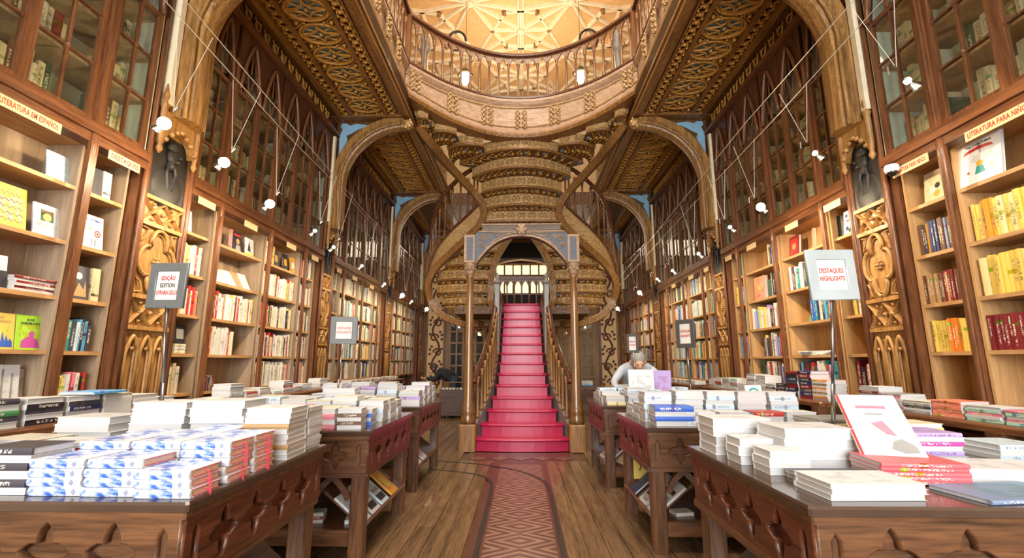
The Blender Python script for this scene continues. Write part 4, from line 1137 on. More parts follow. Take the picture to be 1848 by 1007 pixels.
def arch_rib(s, y, label, hw_=0.17):
    t = thing('arch_rib', label, 'arch', (s * 3.2, y, 3.5), 'gallery arches')
    xa = 3.20
    path = [(s * xa, y, 3.46), (s * xa, y, 3.9), (s * xa, y, 4.30)]
    for k in range(1, 13):
        a = k / 12 * PI / 2
        path.append((s * (xa - 1.12 * (1 - math.cos(a))), y, 4.30 + 1.12 * math.sin(a)))
    prof = [(-hw_, 0.1), (-hw_, 0.02), (-hw_ * 0.6, -0.03), (-hw_ * 0.5, -0.075), (0, -0.09), (hw_ * 0.5, -0.075), (hw_ * 0.6, -0.03), (hw_, 0.02), (hw_, 0.1)]
    # side direction is along y; 'up' of the profile points away from the hall axis
    mb = MB(); rows = []
    for i, p in enumerate(path):
        a_ = Vector(path[max(0, i - 1)]); b_ = Vector(path[min(len(path) - 1, i + 1)]); tg = (b_ - a_).normalized()
        side_ = Vector((0, 1, 0)); outn = tg.cross(side_) * (-s)
        rows.append([Vector(p) + side_ * q[0] + outn * q[1] for q in prof])
    mb.strip(rows, closed=True)
    n = len(prof); mb.f.append(tuple(range(n))); mb.sm.append(False); mb.f.append(tuple((len(path) - 1) * n + k for k in range(n))); mb.sm.append(False)
    mb.build('rib', W_RIB, t)
    for dy in (-hw_ * 0.75, hw_ * 0.75):
        mb = MB(); mb.tube([(p[0] - s * 0.0 - (s * 0.04 if i < 3 else s * 0.03), p[1] + dy, p[2] - (0.02 if i > 6 else 0)) for i, p in enumerate(path)], 0.02, 6, up=(0, 1, 0)); mb.build('roll_moulding', W_RIB, t)
    mb = MB(); mb.ball((s * 2.06, y - 0.02, 5.42), 0.12, 1, 1, 0.8, 10, 6)
    for k in range(8): mb.ball((s * 2.06 + 0.09 * math.cos(k * PI / 4), y - 0.1, 5.42 + 0.08 * math.sin(k * PI / 4)), 0.035, n=6, m=4)
    mb.build('boss', W_FASCO, t)
    # spandrel with a blue leaf-shaped field
    sp = [(s * 3.3, 4.35)] + [(p[0] + s * 0.06, p[2]) for p in path[3:]] + [(s * 2.1, 5.5), (s * 3.3, 5.5)]
    mb = MB(); mb.prism(sp, lambda u, v, d: (u, d, v), y - 0.05, y + 0.05); mb.build('spandrel', W_SOF, t)
    bl = [(3.24, 4.78), (3.17, 4.98), (3.10, 5.12), (3.13, 5.2), (3.05, 5.24), (2.92, 5.32), (2.72, 5.40), (2.95, 5.43), (3.08, 5.40), (3.13, 5.44), (3.22, 5.44), (3.24, 5.38), (3.20, 5.32), (3.25, 5.2)]
    for yy in (y - 0.062, y + 0.05):
        mb = MB(); mb.prism([(s * u, v) for u, v in bl], lambda u, v, d: (u, d, v), yy, yy + 0.012); mb.build('blue_field', M_BLUE, t)
    # cream reveal beside the shaft
    blk('cream_reveal', M_STRIP, t, s * 3.24, s * 3.33, y - hw_ - 0.075, y - hw_ - 0.015, 3.55, 5.1)
    return t
ordw = ['first', 'second', 'third', 'fourth']
for s, nm, pl in ((-1, 'left', [(3.75, 4.33), (7.42, 7.9), (11.1, 11.6), (14.8, 15.2)]), (1, 'right', [(4.02, 4.53), (7.46, 7.95), (11.1, 11.6), (14.8, 15.2)])):
    for i, (a, b) in enumerate(pl):
        pilaster(s, a, b, '%s carved oak pilaster with quatrefoil and bronze portrait on the %s wall' % (ordw[i], nm))
        arch_rib(s, (a + b) / 2 + 0.03, '%s oak arch with blue spandrel springing from the %s wall to the gallery' % (ordw[i], nm))

# ------------------------------------------------------------------ base counters along the walls
console_mb = MB()
console_mb.prism([(0, 0), (0.10, 0.0), (0.16, 0.12), (0.12, 0.2), (0.22, 0.30), (0.30, 0.36), (0.30, 0.42), (0, 0.42)], lambda u, v, d: (u, d, v), -0.05, 0.05)
console_me = console_mb.mesh('scroll_bracket', W_TABLE['Z'])
def counter(s, y0, y1, label):
    t = thing('counter', label, 'counter', (s * 3.1, (y0 + y1) / 2, 0), 'wall counters below the shelves')
    mb = MB(); mb.bevbox(s * 2.74, s * 3.42, y0, y1, 0.80, 0.845, 0.012); mb.build('top', W_CASE['Y'], t)
    blk('body', W_TABLE['Z'], t, s * 3.02, s * 3.40, y0 + 0.02, y1 - 0.02, 0.0, 0.80)
    n = max(1, round((y1 - y0) / 0.62)); w = (y1 - y0) / n
    for k in range(n + 1):
        yy = min(max(y0 + k * w, y0 + 0.06), y1 - 0.06)
        link('scroll_bracket', console_me, t, T(s * 3.02, yy, 0.38) @ (RZ(PI) if s > 0 else I4) @ I4)
        blk('strip', W_CASE['Z'], t, s * 3.0, s * 3.03, yy - 0.05, yy + 0.05, 0.0, 0.40)
    for k in range(n):
        blk('door_panel', W_TABLE_DARK, t, s * 3.005, s * 3.03, y0 + k * w + 0.09, y0 + (k + 1) * w - 0.09, 0.1, 0.74)
    return t
for s, nm, rng in ((-1, 'left', [(1.6, 3.85), (4.25, 7.3), (7.9, 11.0)]), (1, 'right', [(1.6, 4.1), (4.45, 7.35), (7.9, 11.0)])):
    for i, (a, b) in enumerate(rng):
        counter(s, a, b, 'dark wooden %s counter below the shelves of the %s wall' % (['near', 'middle', 'far'][i], nm))

# ------------------------------------------------------------------ display tables
TH = 0.78
frz_cache = {}
def frieze_mesh(L, h, mat):
    key = (round(L, 2), mat.name)
    if key in frz_cache: return frz_cache[key]
    n = max(1, int((L - 0.2) / 0.19)); holes = []
    p = (L - 0.2) / n
    for k in range(n):
        cx_ = -L / 2 + 0.1 + p * (k + 0.5)
        holes.append([(cx_ + x * 0.95, h / 2 + y) for x, y in quatre(0.088, pointed=True)])
    for sg in (-1, 1):
        holes.append([(sg * (L / 2 - 0.05) - 0.018, 0.04), (sg * (L / 2 - 0.05) + 0.018, 0.04), (sg * (L / 2 - 0.05) + 0.018, 0.15), (sg * (L / 2 - 0.05), 0.175), (sg * (L / 2 - 0.05) - 0.018, 0.15)])
    frz_cache[key] = plate('frieze_panel', [(-L / 2, 0), (L / 2, 0), (L / 2, h), (-L / 2, h)], holes, 0.02, mat, 0.005)
    return frz_cache[key]
leg_me = MB().bevbox(-0.045, 0.045, -0.045, 0.045, 0, 0.74, 0.008).mesh('leg', W_TABLE['Z'])
RACKS = {}
def table(s, x0, x1, y0, y1, label, key):
    """x0 < x1; the aisle is on the side nearer the hall axis"""
    t = thing('display_table', label, 'table', ((x0 + x1) / 2, (y0 + y1) / 2, 0), 'gothic display tables')
    xa = x1 if s < 0 else x0            # aisle edge
    mb = MB(); mb.bevbox(x0 - 0.03, x1 + 0.03, y0 - 0.03, y1 + 0.03, 0.752, TH, 0.008); mb.build('tabletop', M_GLASST, t)
    mb = MB(); mb.bevbox(x0 - 0.015, x1 + 0.015, y0 - 0.015, y1 + 0.015, 0.725, 0.752, 0.006); mb.build('top_moulding', W_TABLE['X'], t)
    for lx in (x0 + 0.05, x1 - 0.05):
        for ly in (y0 + 0.05, y1 - 0.05): link('leg', leg_me, t, T(lx, ly, 0))
    h = 0.2; zf = 0.53; L = x1 - x0 - 0.0; D = y1 - y0
    link('frieze_panel', frieze_mesh(L, h, W_TABLE['X']), t, T((x0 + x1) / 2, y0 + 0.002, zf) @ RX(PI / 2))
    blk('frieze_board', W_TABLE['X'], t, x0 + 0.01, x1 - 0.01, y0 + 0.014, y0 + 0.03, zf, zf + h)
    blk('frieze_board', W_TABLE['X'], t, x0 + 0.01, x1 - 0.01, y1 - 0.03, y1 - 0.005, zf, zf + h)
    link('frieze_panel', frieze_mesh(D, h, W_TABLE_DARK), t, T(xa + s * 0.002, (y0 + y1) / 2, zf) @ RZ(-s * PI / 2) @ RX(PI / 2))
    blk('frieze_board', W_TABLE_DARK, t, xa + s * 0.014, xa + s * 0.03, y0 + 0.01, y1 - 0.01, zf, zf + h)
    xo = x0 if s < 0 else x1
    blk('frieze_board', W_TABLE_DARK, t, xo - s * 0.005, xo - s * 0.03, y0 + 0.01, y1 - 0.01, zf, zf + h)
    for (a, b, c, d) in ((x0, x1, y0 - 0.008, y0 + 0.03), (x0, x1, y1 - 0.03, y1 + 0.005)):
        blk('lower_rail', W_TABLE['X'], t, a, b, c, d, zf - 0.03, zf)
    blk('lower_rail', W_TABLE['Y'], t, xa - 0.02, xa + 0.008 if s < 0 else xa + 0.02, y0, y1, zf - 0.03, zf)
    # arcade of two arches below the near frieze
    iw = L - 0.2; xm = (x0 + x1) / 2
    na = max(2, round(iw / 0.26)); aw = iw / na
    for k in range(na):
        cx_ = xm - iw / 2 + aw * (k + 0.5)
        a = arch_pts(aw - 0.035, 0.36, 0.13, 7)
        mb = MB(); mb.sweep([(cx_ + x, y0 + 0.05, z) for x, z in a], [(-0.018, -0.016), (0.018, -0.016), (0.018, 0.02), (-0.018, 0.02)], up=(0, 0, 1)); mb.build('arch', W_TABLE['X'], t)
        if k and k % 2 == 0 or (na == 2 and k == 1):
            mb = MB(); mb.box(cx_ - aw / 2 - 0.02, cx_ - aw / 2 + 0.02, y0 + 0.03, y0 + 0.07, 0.2, 0.34).box(cx_ - aw / 2 - 0.028, cx_ - aw / 2 + 0.028, y0 + 0.022, y0 + 0.078, 0.34, 0.36); mb.build('colonnette', W_TABLE['Z'], t)
    for (a, b, c, d) in ((x0 + 0.09, x1 - 0.09, y0 + 0.02, y0 + 0.07), (x0 + 0.09, x1 - 0.09, y1 - 0.07, y1 - 0.02)):
        blk('stretcher', W_TABLE['X'], t, a, b, c, d, 0.10, 0.19)
    blk('bottom_shelf', W_TABLE['X'], t, x0 + 0.06, x1 - 0.06, y0 + 0.06, y1 - 0.06, 0.165, 0.185)
    blk('divider', W_TABLE['Z'], t, xm - s * 0.02 - 0.012, xm - s * 0.02 + 0.012, y0 + 0.1, y1 - 0.05, 0.185, 0.6)
    # slanted rack facing the aisle, with its lip
    xl = xa + s * 0.03; xh = xa + s * 0.42; zl, zh = 0.20, 0.52
    ang = math.atan2(zh - zl, abs(xh - xl))
    ln = math.hypot(zh - zl, xh - xl)
    M = T(xl, (y0 + y1) / 2, zl) @ (RY(-ang) if s > 0 else RZ(PI) @ RY(-ang))
    mb = MB(); mb.box(0, ln, -(D / 2 - 0.08), D / 2 - 0.08, -0.018, 0.0); link('rack_board', mb.mesh('rack_board', W_TABLE['Y']), t, M)
    mb = MB(); mb.box(-0.02, 0.0, -(D / 2 - 0.08), D / 2 - 0.08, -0.03, 0.045); link('rack_lip', mb.mesh('rack_lip', W_TABLE['Y']), t, M)
    RACKS[key] = (M, ln, D / 2 - 0.1)
    return t
TB = {'L1': (-1, -2.30, -1.05, 1.52, 2.50), 'L2': (-1, -2.15, -0.97, 3.02, 4.10), 'L3': (-1, -2.12, -1.0, 4.62, 5.80),
      'R1': (1, 0.88, 2.20, 1.52, 2.50), 'R2': (1, 0.84, 2.02, 3.22, 4.12), 'R3': (1, 0.82, 1.98, 4.80, 5.85)}
TNAME = {'L1': 'front left table', 'L2': 'second left table', 'L3': 'third left table', 'R1': 'front right table', 'R2': 'second right table', 'R3': 'third right table'}
for k, (s, a, b, c, d) in TB.items():
    table(s, a, b, c, d, 'carved gothic oak display table with quatrefoil frieze, ' + {'L1': 'front one left of the aisle', 'L2': 'second one left of the aisle', 'L3': 'third one left of the aisle', 'R1': 'front one right of the aisle', 'R2': 'second one right of the aisle', 'R3': 'third one right of the aisle'}[k], k)

# ------------------------------------------------------------------ books
def unit_book():
    mb = MB(); tags = []
    def put(fn, typ):
        n = len(mb.f); fn(); tags.extend([typ] * (len(mb.f) - n))
    put(lambda: mb.box(0, 0.965, 0, 0.07, 0, 1), 'c'); put(lambda: mb.box(0, 0.965, 0.93, 1, 0, 1), 'c')
    put(lambda: mb.prism([(0.955, 0), (0.99, 0.0), (1.0, 0.2), (1.006, 0.5), (1.0, 0.8), (0.99, 1), (0.955, 1)], lambda u, v, d: (u, v, d), 0, 1), 's')
    put(lambda: mb.box(0.025, 0.96, 0.06, 0.94, 0.012, 0.988), 'p')
    me = bpy.data.meshes.new('book'); me.from_pydata(mb.v, [], mb.f)
    at = me.attributes.new('part', 'FLOAT_VECTOR', 'CORNER'); vals = []
    for pi_, p in enumerate(me.polygons):
        for li in p.loop_indices:
            x, y, z = me.vertices[me.loops[li].vertex_index].co
            k = tags[pi_]
            vals += [1.0, y, z] if k == 's' else ([0.5, x, z] if k == 'c' else [0.0, y, z])
    at.data.foreach_set('vector', vals)
    bm = bmesh.new(); bm.from_mesh(me); bmesh.ops.recalc_face_normals(bm, faces=bm.faces); bm.to_mesh(me); bm.free()
    me.materials.append(M_BOOK)
    return me
BOOK = unit_book()
COLS = {'white': 'd2d3d4', 'cream': 'ddd2b4', 'ivory': 'd6cebe', 'pale grey': 'cfcfca', 'pale blue': 'c4d6e2', 'grey': '8f8f8c', 'black': '26242a', 'charcoal': '44424a', 'red': 'b8322e', 'dark red': '7c2226', 'pink': 'd87c8a', 'coral': 'e08468', 'orange': 'dc7c2c', 'amber': 'd8982c',
        'yellow': 'e2c25c', 'lemon': 'e4d294', 'green': '4c8a58', 'teal': '2f8a88', 'dark green': '2c5240', 'blue': '3660b8', 'navy': '26305c', 'sky blue': '5ca6d4', 'purple': '6c4a8c', 'violet': 'b49cd0', 'brown': '6a4430', 'tan': 'b08c60', 'parchment': 'd8c8a4', 'mint': 'a8d4b8', 'magenta': 'b84a98', 'slate': '7486a4', 'rose': 'd4656c'}
CRGB = {k: rgb(v) for k, v in COLS.items()}
def pal(spec): return [w for w in spec.split(',') for _ in (0,)]
P_WHITE = ['white'] * 6 + ['cream'] * 4 + ['ivory'] * 3 + ['red', 'black', 'pale blue', 'coral', 'dark red', 'parchment', 'yellow']
P_MIX = ['white'] * 4 + ['cream'] * 3 + ['ivory', 'red', 'dark red', 'navy', 'black', 'teal', 'orange', 'pale blue', 'parchment', 'brown', 'grey', 'green', 'yellow']
P_RIGHT = ['white'] * 3 + ['cream'] * 2 + ['red', 'dark red', 'navy', 'black', 'charcoal', 'teal', 'orange', 'sky blue', 'brown', 'violet', 'dark green', 'yellow', 'blue']
P_DARK = ['black', 'charcoal', 'navy', 'dark red', 'white', 'grey', 'brown']
P_YEL = ['yellow'] * 5 + ['lemon'] * 5 + ['amber']
P_OLD = ['parchment'] * 5 + ['ivory'] * 3 + ['tan', 'brown', 'dark green', 'cream', 'dark red']
def ordn(n):
    return '%d%s' % (n, 'th' if 10 <= n % 100 <= 20 else {1: 'st', 2: 'nd', 3: 'rd'}.get(n % 10, 'th'))
UP = {-1: Matrix(((1, 0, 0, 0), (0, 1, 0, 0), (0, 0, 1, 0), (0, 0, 0, 1))), 1: Matrix(((-1, 0, 0, 0), (0, -1, 0, 0), (0, 0, 1, 0), (0, 0, 0, 1)))}
SHELF_SPECS = []; STACK_SPECS = []; OLD_SPECS = []
CAMP = Vector((0, 0, 1.2))
def spec(lst, M, dims, col, label, group, face):
    c = M.translation
    lst.append((face / max(0.3, (Vector(c) - CAMP).length_squared), M, dims, col, label, group))
def shelf_row(s, x, y0, y1, z, palette, where, fill=1.0, hmin=0.19, hmax=0.27, tmin=0.016, tmax=0.04, hlim=0.34, lst=None, group='books on the wall shelves', dmin=0.13, dmax=0.19, noun='book', start=None, runs=0.0):
    y = y0 + 0.004 if start is None else start
    i = 0; col = random.choice(palette); h = random.uniform(hmin, hmax); t = random.uniform(tmin, tmax)
    end = y0 + (y1 - y0) * fill
    while True:
        if random.random() > runs:
            col = random.choice(palette); h = min(hlim, random.uniform(hmin, hmax)); t = random.uniform(tmin, tmax)
        if y + t > end: break
        i += 1
        d = random.uniform(dmin, dmax)
        lean = random.choice((0, 0, 0, 0, 0.03, -0.02)) if i > 1 else 0
        fx = x + random.uniform(0.0, 0.02)
        if s < 0: M = T(-fx - d, y, z) @ RX(-lean * 0)
        else: M = T(fx + d, y + t, z) @ UP[1]
        spec(SHELF_SPECS if lst is None else lst, M, (d, t, h), col, '%s %s, %s along, %s' % (col, noun, ordn(i), where), group, h * t)
        y += t + random.choice((0.0005, 0.0005, 0.001, 0.003))
FLAT = Matrix(((0, 0, -1, 0), (-1, 0, 0, 0), (0, 1, 0, 0), (0, 0, 0, 1)))      # spine towards the viewer, length along x
NSTACK = [0]
def stack(x, y, z, w, d, t, n, cols, where, rot=0.0, jit=0.006, noun='book', group='books stacked on the tables'):
    """n books lying flat; spine edge towards -y before rot"""
    zz = z; flip = random.random() < 0.96
    for i in range(n):
        c = cols[i % len(cols)] if isinstance(cols, list) else cols
        tt = t * random.uniform(0.9, 1.1)
        r = rot + random.uniform(-1, 1) * jit * 4 + (PI if (c in ('white', 'ivory', 'pale grey', 'cream') and flip) else 0)
        M = T(x + random.uniform(-jit, jit), y + random.uniform(-jit, jit), zz) @ RZ(r) @ FLAT @ T(-d / 2, 0, -w / 2)
        spec(STACK_SPECS, M, (d, tt, w), c, '%s %s, %s up, %s' % (c, noun, ordn(i + 1), where), group, w * tt + (w * d * 0.3 if i == n - 1 else 0))
        zz += tt
    return zz
def face_frame(s, y, z, x, lean=0.0):
    """frame on a wall shelf: local x reads to the right, y up, z out into the hall"""
    return T(s * x, y, z) @ RZ(-s * PI / 2) @ RX(PI / 2) @ RX(-lean)
COVB = Matrix(((-1, 0, 0, 0), (0, 0, 1, 0), (0, 1, 0, 0), (0, 0, 0, 1)))
def display_book(F, w, h, t, col, label, decor=(), group='books shown cover out', name='display_book'):
    o = link(name, BOOK, None, F @ T(w / 2, 0, -t) @ COVB @ S(w, t, h))
    c = CRGB[col] if col in CRGB else rgb(col)
    o.color = (*c, 1)
    tag(o, label, 'book', group)
    for d in decor:
        k = d[0]
        if k == 'rect':
            _, cx_, cy_, rw, rh, m = d
            mb = MB(); mb.box(cx_ * w - rw * w / 2, cx_ * w + rw * w / 2, cy_ * h - rh * h / 2, cy_ * h + rh * h / 2, 0.0002, 0.0012)
            link('cover_print', mb.mesh('cover_print', m), o, F)
        elif k == 'poly':
            _, pts, m = d
            mb = MB(); mb.prism([(u * w, v * h) for u, v in pts], lambda u, v, q: (u, v, q), 0.0003, 0.0014)
            link('cover_print', mb.mesh('cover_print', m), o, F)
        elif k == 'disc':
            _, cx_, cy_, r_, m = d
            mb = MB(); mb.prism([(cx_ * w + r_ * w * math.cos(q * PI / 8), cy_ * h + r_ * w * math.sin(q * PI / 8)) for q in range(16)], lambda u, v, q: (u, v, q), 0.0004, 0.0016)
            link('cover_print', mb.mesh('cover_print', m), o, F)
        elif k == 'ring':
            _, cx_, cy_, r_, m = d
            mb = MB(); mb.tube([(cx_ * w + r_ * w * math.cos(q * PI / 8), cy_ * h + r_ * w * math.sin(q * PI / 8), 0.001) for q in range(16)], r_ * w * 0.2, 4, True, up=(0, 0, 1), flat=0.15)
            link('cover_print', mb.mesh('cover_print', m), o, F)
        elif k == 'text':
            _, body, cx_, cy_, size, m = d
            text('cover_lettering', body, size * h, m, o, F @ T(cx_ * w, cy_ * h, 0.0012))
    return o
def flame(cx, base, wd, ht, n=7):
    pts = [(cx - wd / 2, base)]
    for k in range(n): pts += [(cx - wd / 2 + wd * (k + 0.3) / n, base + ht * (0.35 + 0.65 * ((k * 37) % 10) / 10)), (cx - wd / 2 + wd * (k + 0.9) / n, base + ht * 0.3)]
    return pts + [(cx + wd / 2, base)]
pm_ = {k: plain('print_' + k.replace(' ', '_'), COLS[k], 0.5) for k in ('yellow', 'green', 'blue', 'red', 'purple', 'orange', 'black', 'white', 'navy', 'teal', 'sky blue', 'tan', 'dark green', 'pink', 'grey', 'amber', 'magenta')}

# -- fill the wall shelves -------------------------------------------------
wl = {-1: 'left', 1: 'right'}
shn = ['lowest', 'second', 'third', 'fourth', 'top']
secn = {0: ['street-end', 'wide', 'narrow'], 1: ['first', 'second', 'third', 'last'], 2: ['first', 'second', 'third', 'last'], 3: ['first', 'second', 'third', 'last'], 4: ['first', 'last']}
bayn = ['near', 'second', 'third', 'fourth', 'last']
def wh(s, bi, si, zi): return '%s shelf, %s section, %s bookcase, %s wall' % (shn[zi], secn[bi][si], bayn[bi], wl[s])
def auto(s, bi, si, zi, palette, fill=1.0, **kw):
    a, b = SECT[(s, bi)][si]
    shelf_row(s, XC + 0.02, a, b, SHZ[zi], palette, wh(s, bi, si, zi), fill, **kw)
# near bookcases: only what the photo shows
auto(-1, 0, 2, 1, ['charcoal', 'charcoal', 'black', 'yellow', 'teal', 'sky blue', 'red', 'pale blue'], 0.85, hmin=0.2, hmax=0.26)
auto(-1, 0, 2, 0, ['yellow', 'pink', 'black', 'red', 'navy', 'white', 'lemon', 'charcoal'], 0.9, hmin=0.18, hmax=0.24, tmin=0.014, tmax=0.026)
auto(-1, 0, 1, 0, ['navy', 'white'], 0.0)
for zi, p_, f in ((3, P_YEL, 1.0), (2, P_YEL, 1.0)):
    auto(1, 0, 1, zi, p_, f, hmin=0.28, hmax=0.30, tmin=0.028, tmax=0.045, runs=0.3)
auto(1, 0, 1, 1, ['red', 'red', 'amber', 'sky blue', 'charcoal', 'dark red'], 1.0, hmin=0.25, hmax=0.27, tmin=0.02, tmax=0.03, runs=0.75)
auto(1, 0, 2, 3, ['amber', 'slate', 'navy', 'brown', 'charcoal', 'parchment'], 1.0, hmin=0.26, hmax=0.28, tmin=0.02, tmax=0.028, runs=0.3)
auto(1, 0, 2, 2, ['dark red', 'ivory', 'brown', 'grey', 'tan'], 1.0, hmin=0.24, hmax=0.26, tmin=0.02, tmax=0.028, runs=0.6)
auto(1, 0, 2, 1, ['red', 'orange', 'yellow', 'yellow', 'amber'], 1.0, hmin=0.25, hmax=0.27, tmin=0.022, tmax=0.03, runs=0.6)
# second bookcases
for si in range(4):
    for zi in range(5):
        if (si, zi) in ((1, 0), (1, 4), (1, 3), (0, 4), (0, 1)): continue
        f = {(1, 1): 0.62, (0, 0): 0.7, (2, 4): 0.3}.get((si, zi), 0.97)
        auto(-1, 1, si, zi, P_WHITE if zi < 4 else P_MIX, f, hmin=0.25, hmax=0.32, tmin=0.018, tmax=0.04)
auto(-1, 1, 1, 0, ['grey', 'charcoal', 'dark red'], 0.35, hmin=0.14, hmax=0.17)
auto(-1, 1, 0, 1, ['cream', 'black'], 0.3, hmin=0.16, hmax=0.2)
for si in range(4):
    for zi in range(5):
        if (si, zi) in ((1, 1), (0, 1), (1, 4), (0, 4), (0, 3)): continue
        f = {(2, 3): 0.35, (2, 4): 0.35, (1, 2): 0.6, (0, 2): 0.8, (3, 4): 0.6, (1, 0): 0.9, (0, 0): 0.9, (2, 0): 0.8, (2, 1): 0.7}.get((si, zi), 0.95)
        auto(1, 1, si, zi, P_RIGHT, f, hmin=0.25, hmax=0.33, tmin=0.02, tmax=0.042)
for s in (-1, 1):
    for bi in (2, 3, 4):
        for si in range(len(SECT[(s, bi)])):
            for zi in range(5):
                auto(s, bi, si, zi, P_MIX if s < 0 else P_RIGHT + ['white', 'cream'] * 3, 0.98, hmin=0.25, hmax=0.33, tmin=0.02, tmax=0.05)
# old volumes behind the glass
for s, bl in ((-1, LB), (1, RB)):
    for bi, y0, y1, posts in bl[:3]:
        for r in range(4):
            zz = 3.02 + 0.05 + (4.36 - 3.02 - 0.09) * r / 3 + 0.013
            ed = [y0] + posts + [y1]
            for i in range(len(ed) - 1):
                a, b = ed[i] + 0.06, ed[i + 1] - 0.06
                if bi == 0 and b < 2.6: continue
                a2 = a + random.uniform(0, 0.25) * (b - a)
                shelf_row(s, 3.47, a2, b, zz, P_OLD, '%s row behind glass, %s section, %s bookcase, %s wall' % (['bottom', 'second', 'third', 'top'][r], secn[bi][i], bayn[bi], wl[s]), random.uniform(0.75, 1.0), 0.2, 0.33, 0.03, 0.07, lst=OLD_SPECS, group='old volumes in the glazed cabinets', noun='volume')

random.seed(23)
# -- stacks on the tables ---------------------------------------------------
def tw(k, w): return '%s, %s' % (w, TNAME[k])
z = TH + 0.001
tile = ['tile']
COLS['tile'] = 'dfe6f4'; CRGB['tile'] = rgb('dfe6f4')
TILE = []
def tile_stack(x, y, n, where, rot=0.0):
    zz = z
    for i in range(n):
        TILE.append((T(x + random.uniform(-.004, .004), y + random.uniform(-.004, .004), zz) @ RZ(rot + random.uniform(-.02, .02)) @ FLAT, i, where)); zz += 0.0285
for r, yy in enumerate((1.62, 1.785, 1.95, 2.11)):
    for c, xx in enumerate((-1.50, -1.315, -1.135)):
        if r == 3 and c != 1: continue
        tile_stack(xx, yy - (0.02 if (r == 0 and c == 2) else 0), (4, 4, 3)[c] if r == 0 else (5, 5, 5)[c] if r < 3 else 5, '%s stack of the %s row, front left table' % (['first', 'middle', 'aisle-side'][c], ['front', 'second', 'third', 'back'][r]))
stack(-1.70, 1.63, z, 0.19, 0.15, 0.024, 6, ['white', 'charcoal'], tw('L1', 'striped stack left of the tile-pattern books'))
stack(-1.92, 1.66, z, 0.19, 0.15, 0.022, 5, ['ivory', 'white', 'charcoal'], tw('L1', 'low stack at the outer front corner'))
stack(-2.13, 1.72, z, 0.2, 0.15, 0.022, 6, ['pale grey', 'white', 'dark red'], tw('L1', 'outermost front stack'))
stack(-1.78, 1.88, z, 0.22, 0.16, 0.02, 6, ['ivory', 'red', 'white'], tw('L1', 'stack behind the striped stack'), 0.1)
stack(-2.05, 1.98, z, 0.24, 0.17, 0.02, 6, ['white', 'ivory'], tw('L1', 'outer middle stack'), -0.1)
stack(-2.05, 2.30, z, 0.26, 0.2, 0.033, 5, 'white', tw('L1', 'white stack at the outer back corner'))
stack(-1.72, 2.32, z, 0.26, 0.2, 0.034, 7, 'white', tw('L1', 'tall white stack beside the sign pole'))
stack(-1.44, 2.33, z, 0.26, 0.2, 0.034, 7, 'white', tw('L1', 'tall white stack in the back row'))
stack(-1.135, 2.20, z, 0.2, 0.2, 0.021, 10, ['ivory', 'white', 'tan', 'white'], tw('L1', 'tall mixed stack at the aisle edge'), 0.05)
stack(-1.11, 2.42, z, 0.12, 0.15, 0.019, 11, ['pale grey', 'white'], tw('L1', 'slim grey stack at the far aisle corner'))
# second left table: rows of cream hardbacks
rowsn = ['front', 'second', 'third', 'fourth', 'back']; coln = ['first', 'second', 'third', 'fourth', 'fifth', 'sixth']
for r in range(5):
    for c in range(6):
        xx = -2.05 + c * 0.19; yy = 3.12 + r * 0.2
        if c == 5 and r < 2:
            stack(xx - 0.01, yy, z, 0.15, 0.14, 0.026, 4 if r else 5, ['white', 'brown'] if r == 0 else ['blue', 'white'], tw('L2', 'stack %d in the aisle-side corner' % (r + 1)), 0.1); continue
        pal_ = {0: ['pink', 'ivory', 'ivory'], 1: ['cream', 'cream', 'ivory']}.get(r, ['cream', 'white', 'pale blue', 'white'])
        random.shuffle(pal_)
        stack(xx, yy, z, 0.178, 0.14, 0.03, (4, 4, 5, 5, 5)[r] if (r + c) % 3 else (5, 4, 6, 5, 4)[r], pal_ if r else ['pink', 'ivory'], tw('L2', '%s stack in the %s row' % (coln[c], rowsn[r])), random.uniform(-0.04, 0.04))
stack(-1.5, 3.95, z + 0.15, 0.24, 0.18, 0.03, 2, 'white', tw('L2', 'pair laid on top of the back row'), 0.1)
for r in range(4):
    for c in range(5):
        stack(-2.0 + c * 0.22, 4.78 + r * 0.25, z, 0.2, 0.17, 0.03, 4 + (r * 3 + c * 5) % 4 if c < 4 else 5 + r % 3, ['white', 'pale blue', 'white'] if (r + c) % 2 else ['white', 'cream', 'violet'], tw('L3', '%s stack in the %s row' % (coln[c], rowsn[r])), random.uniform(-0.05, 0.05))
# front right table
stack(1.03, 2.36, z, 0.27, 0.2, 0.042, 4, 'white', tw('R1', 'tall white stack at the far aisle corner'))
stack(0.985, 2.12, z, 0.15, 0.13, 0.034, 3, 'white', tw('R1', 'low white stack by the aisle edge'))
stack(1.20, 2.08, z, 0.29, 0.22, 0.04, 4, 'white', tw('R1', 'broad white stack in the middle'))
stack(1.02, 1.94, z, 0.16, 0.13, 0.03, 3, 'white', tw('R1', 'small white stack in front of the broad one'))
stack(1.12, 1.80, z, 0.27, 0.12, 0.014, 2, ['pale grey', 'charcoal'], tw('R1', 'thin dark pair by the aisle edge'), 0.05)
stack(1.10, 1.645, z, 0.30, 0.19, 0.017, 3, 'white', tw('R1', 'white stack at the front aisle corner'), 0.03)
stack(1.415, 1.83, z, 0.28, 0.2, 0.0145, 5, 'rose', tw('R1', 'rose-spined stack under the leaning book'), -0.1)
stack(1.57, 1.63, z, 0.36, 0.2, 0.012, 1, 'slate', tw('R1', 'large thin book lying at the front edge'), 0.12)
stack(1.76, 1.87, z, 0.32, 0.21, 0.024, 2, 'white', tw('R1', 'white pair beside the rose-spined stack'), -0.12)
stack(2.05, 1.75, z, 0.25, 0.2, 0.026, 2, 'white', tw('R1', 'white pair at the outer front corner'), -0.1)
stack(1.73, 2.17, z, 0.25, 0.19, 0.0185, 7, ['magenta', 'white', 'violet', 'white'], tw('R1', 'magenta and white stack in the middle'), -0.05)
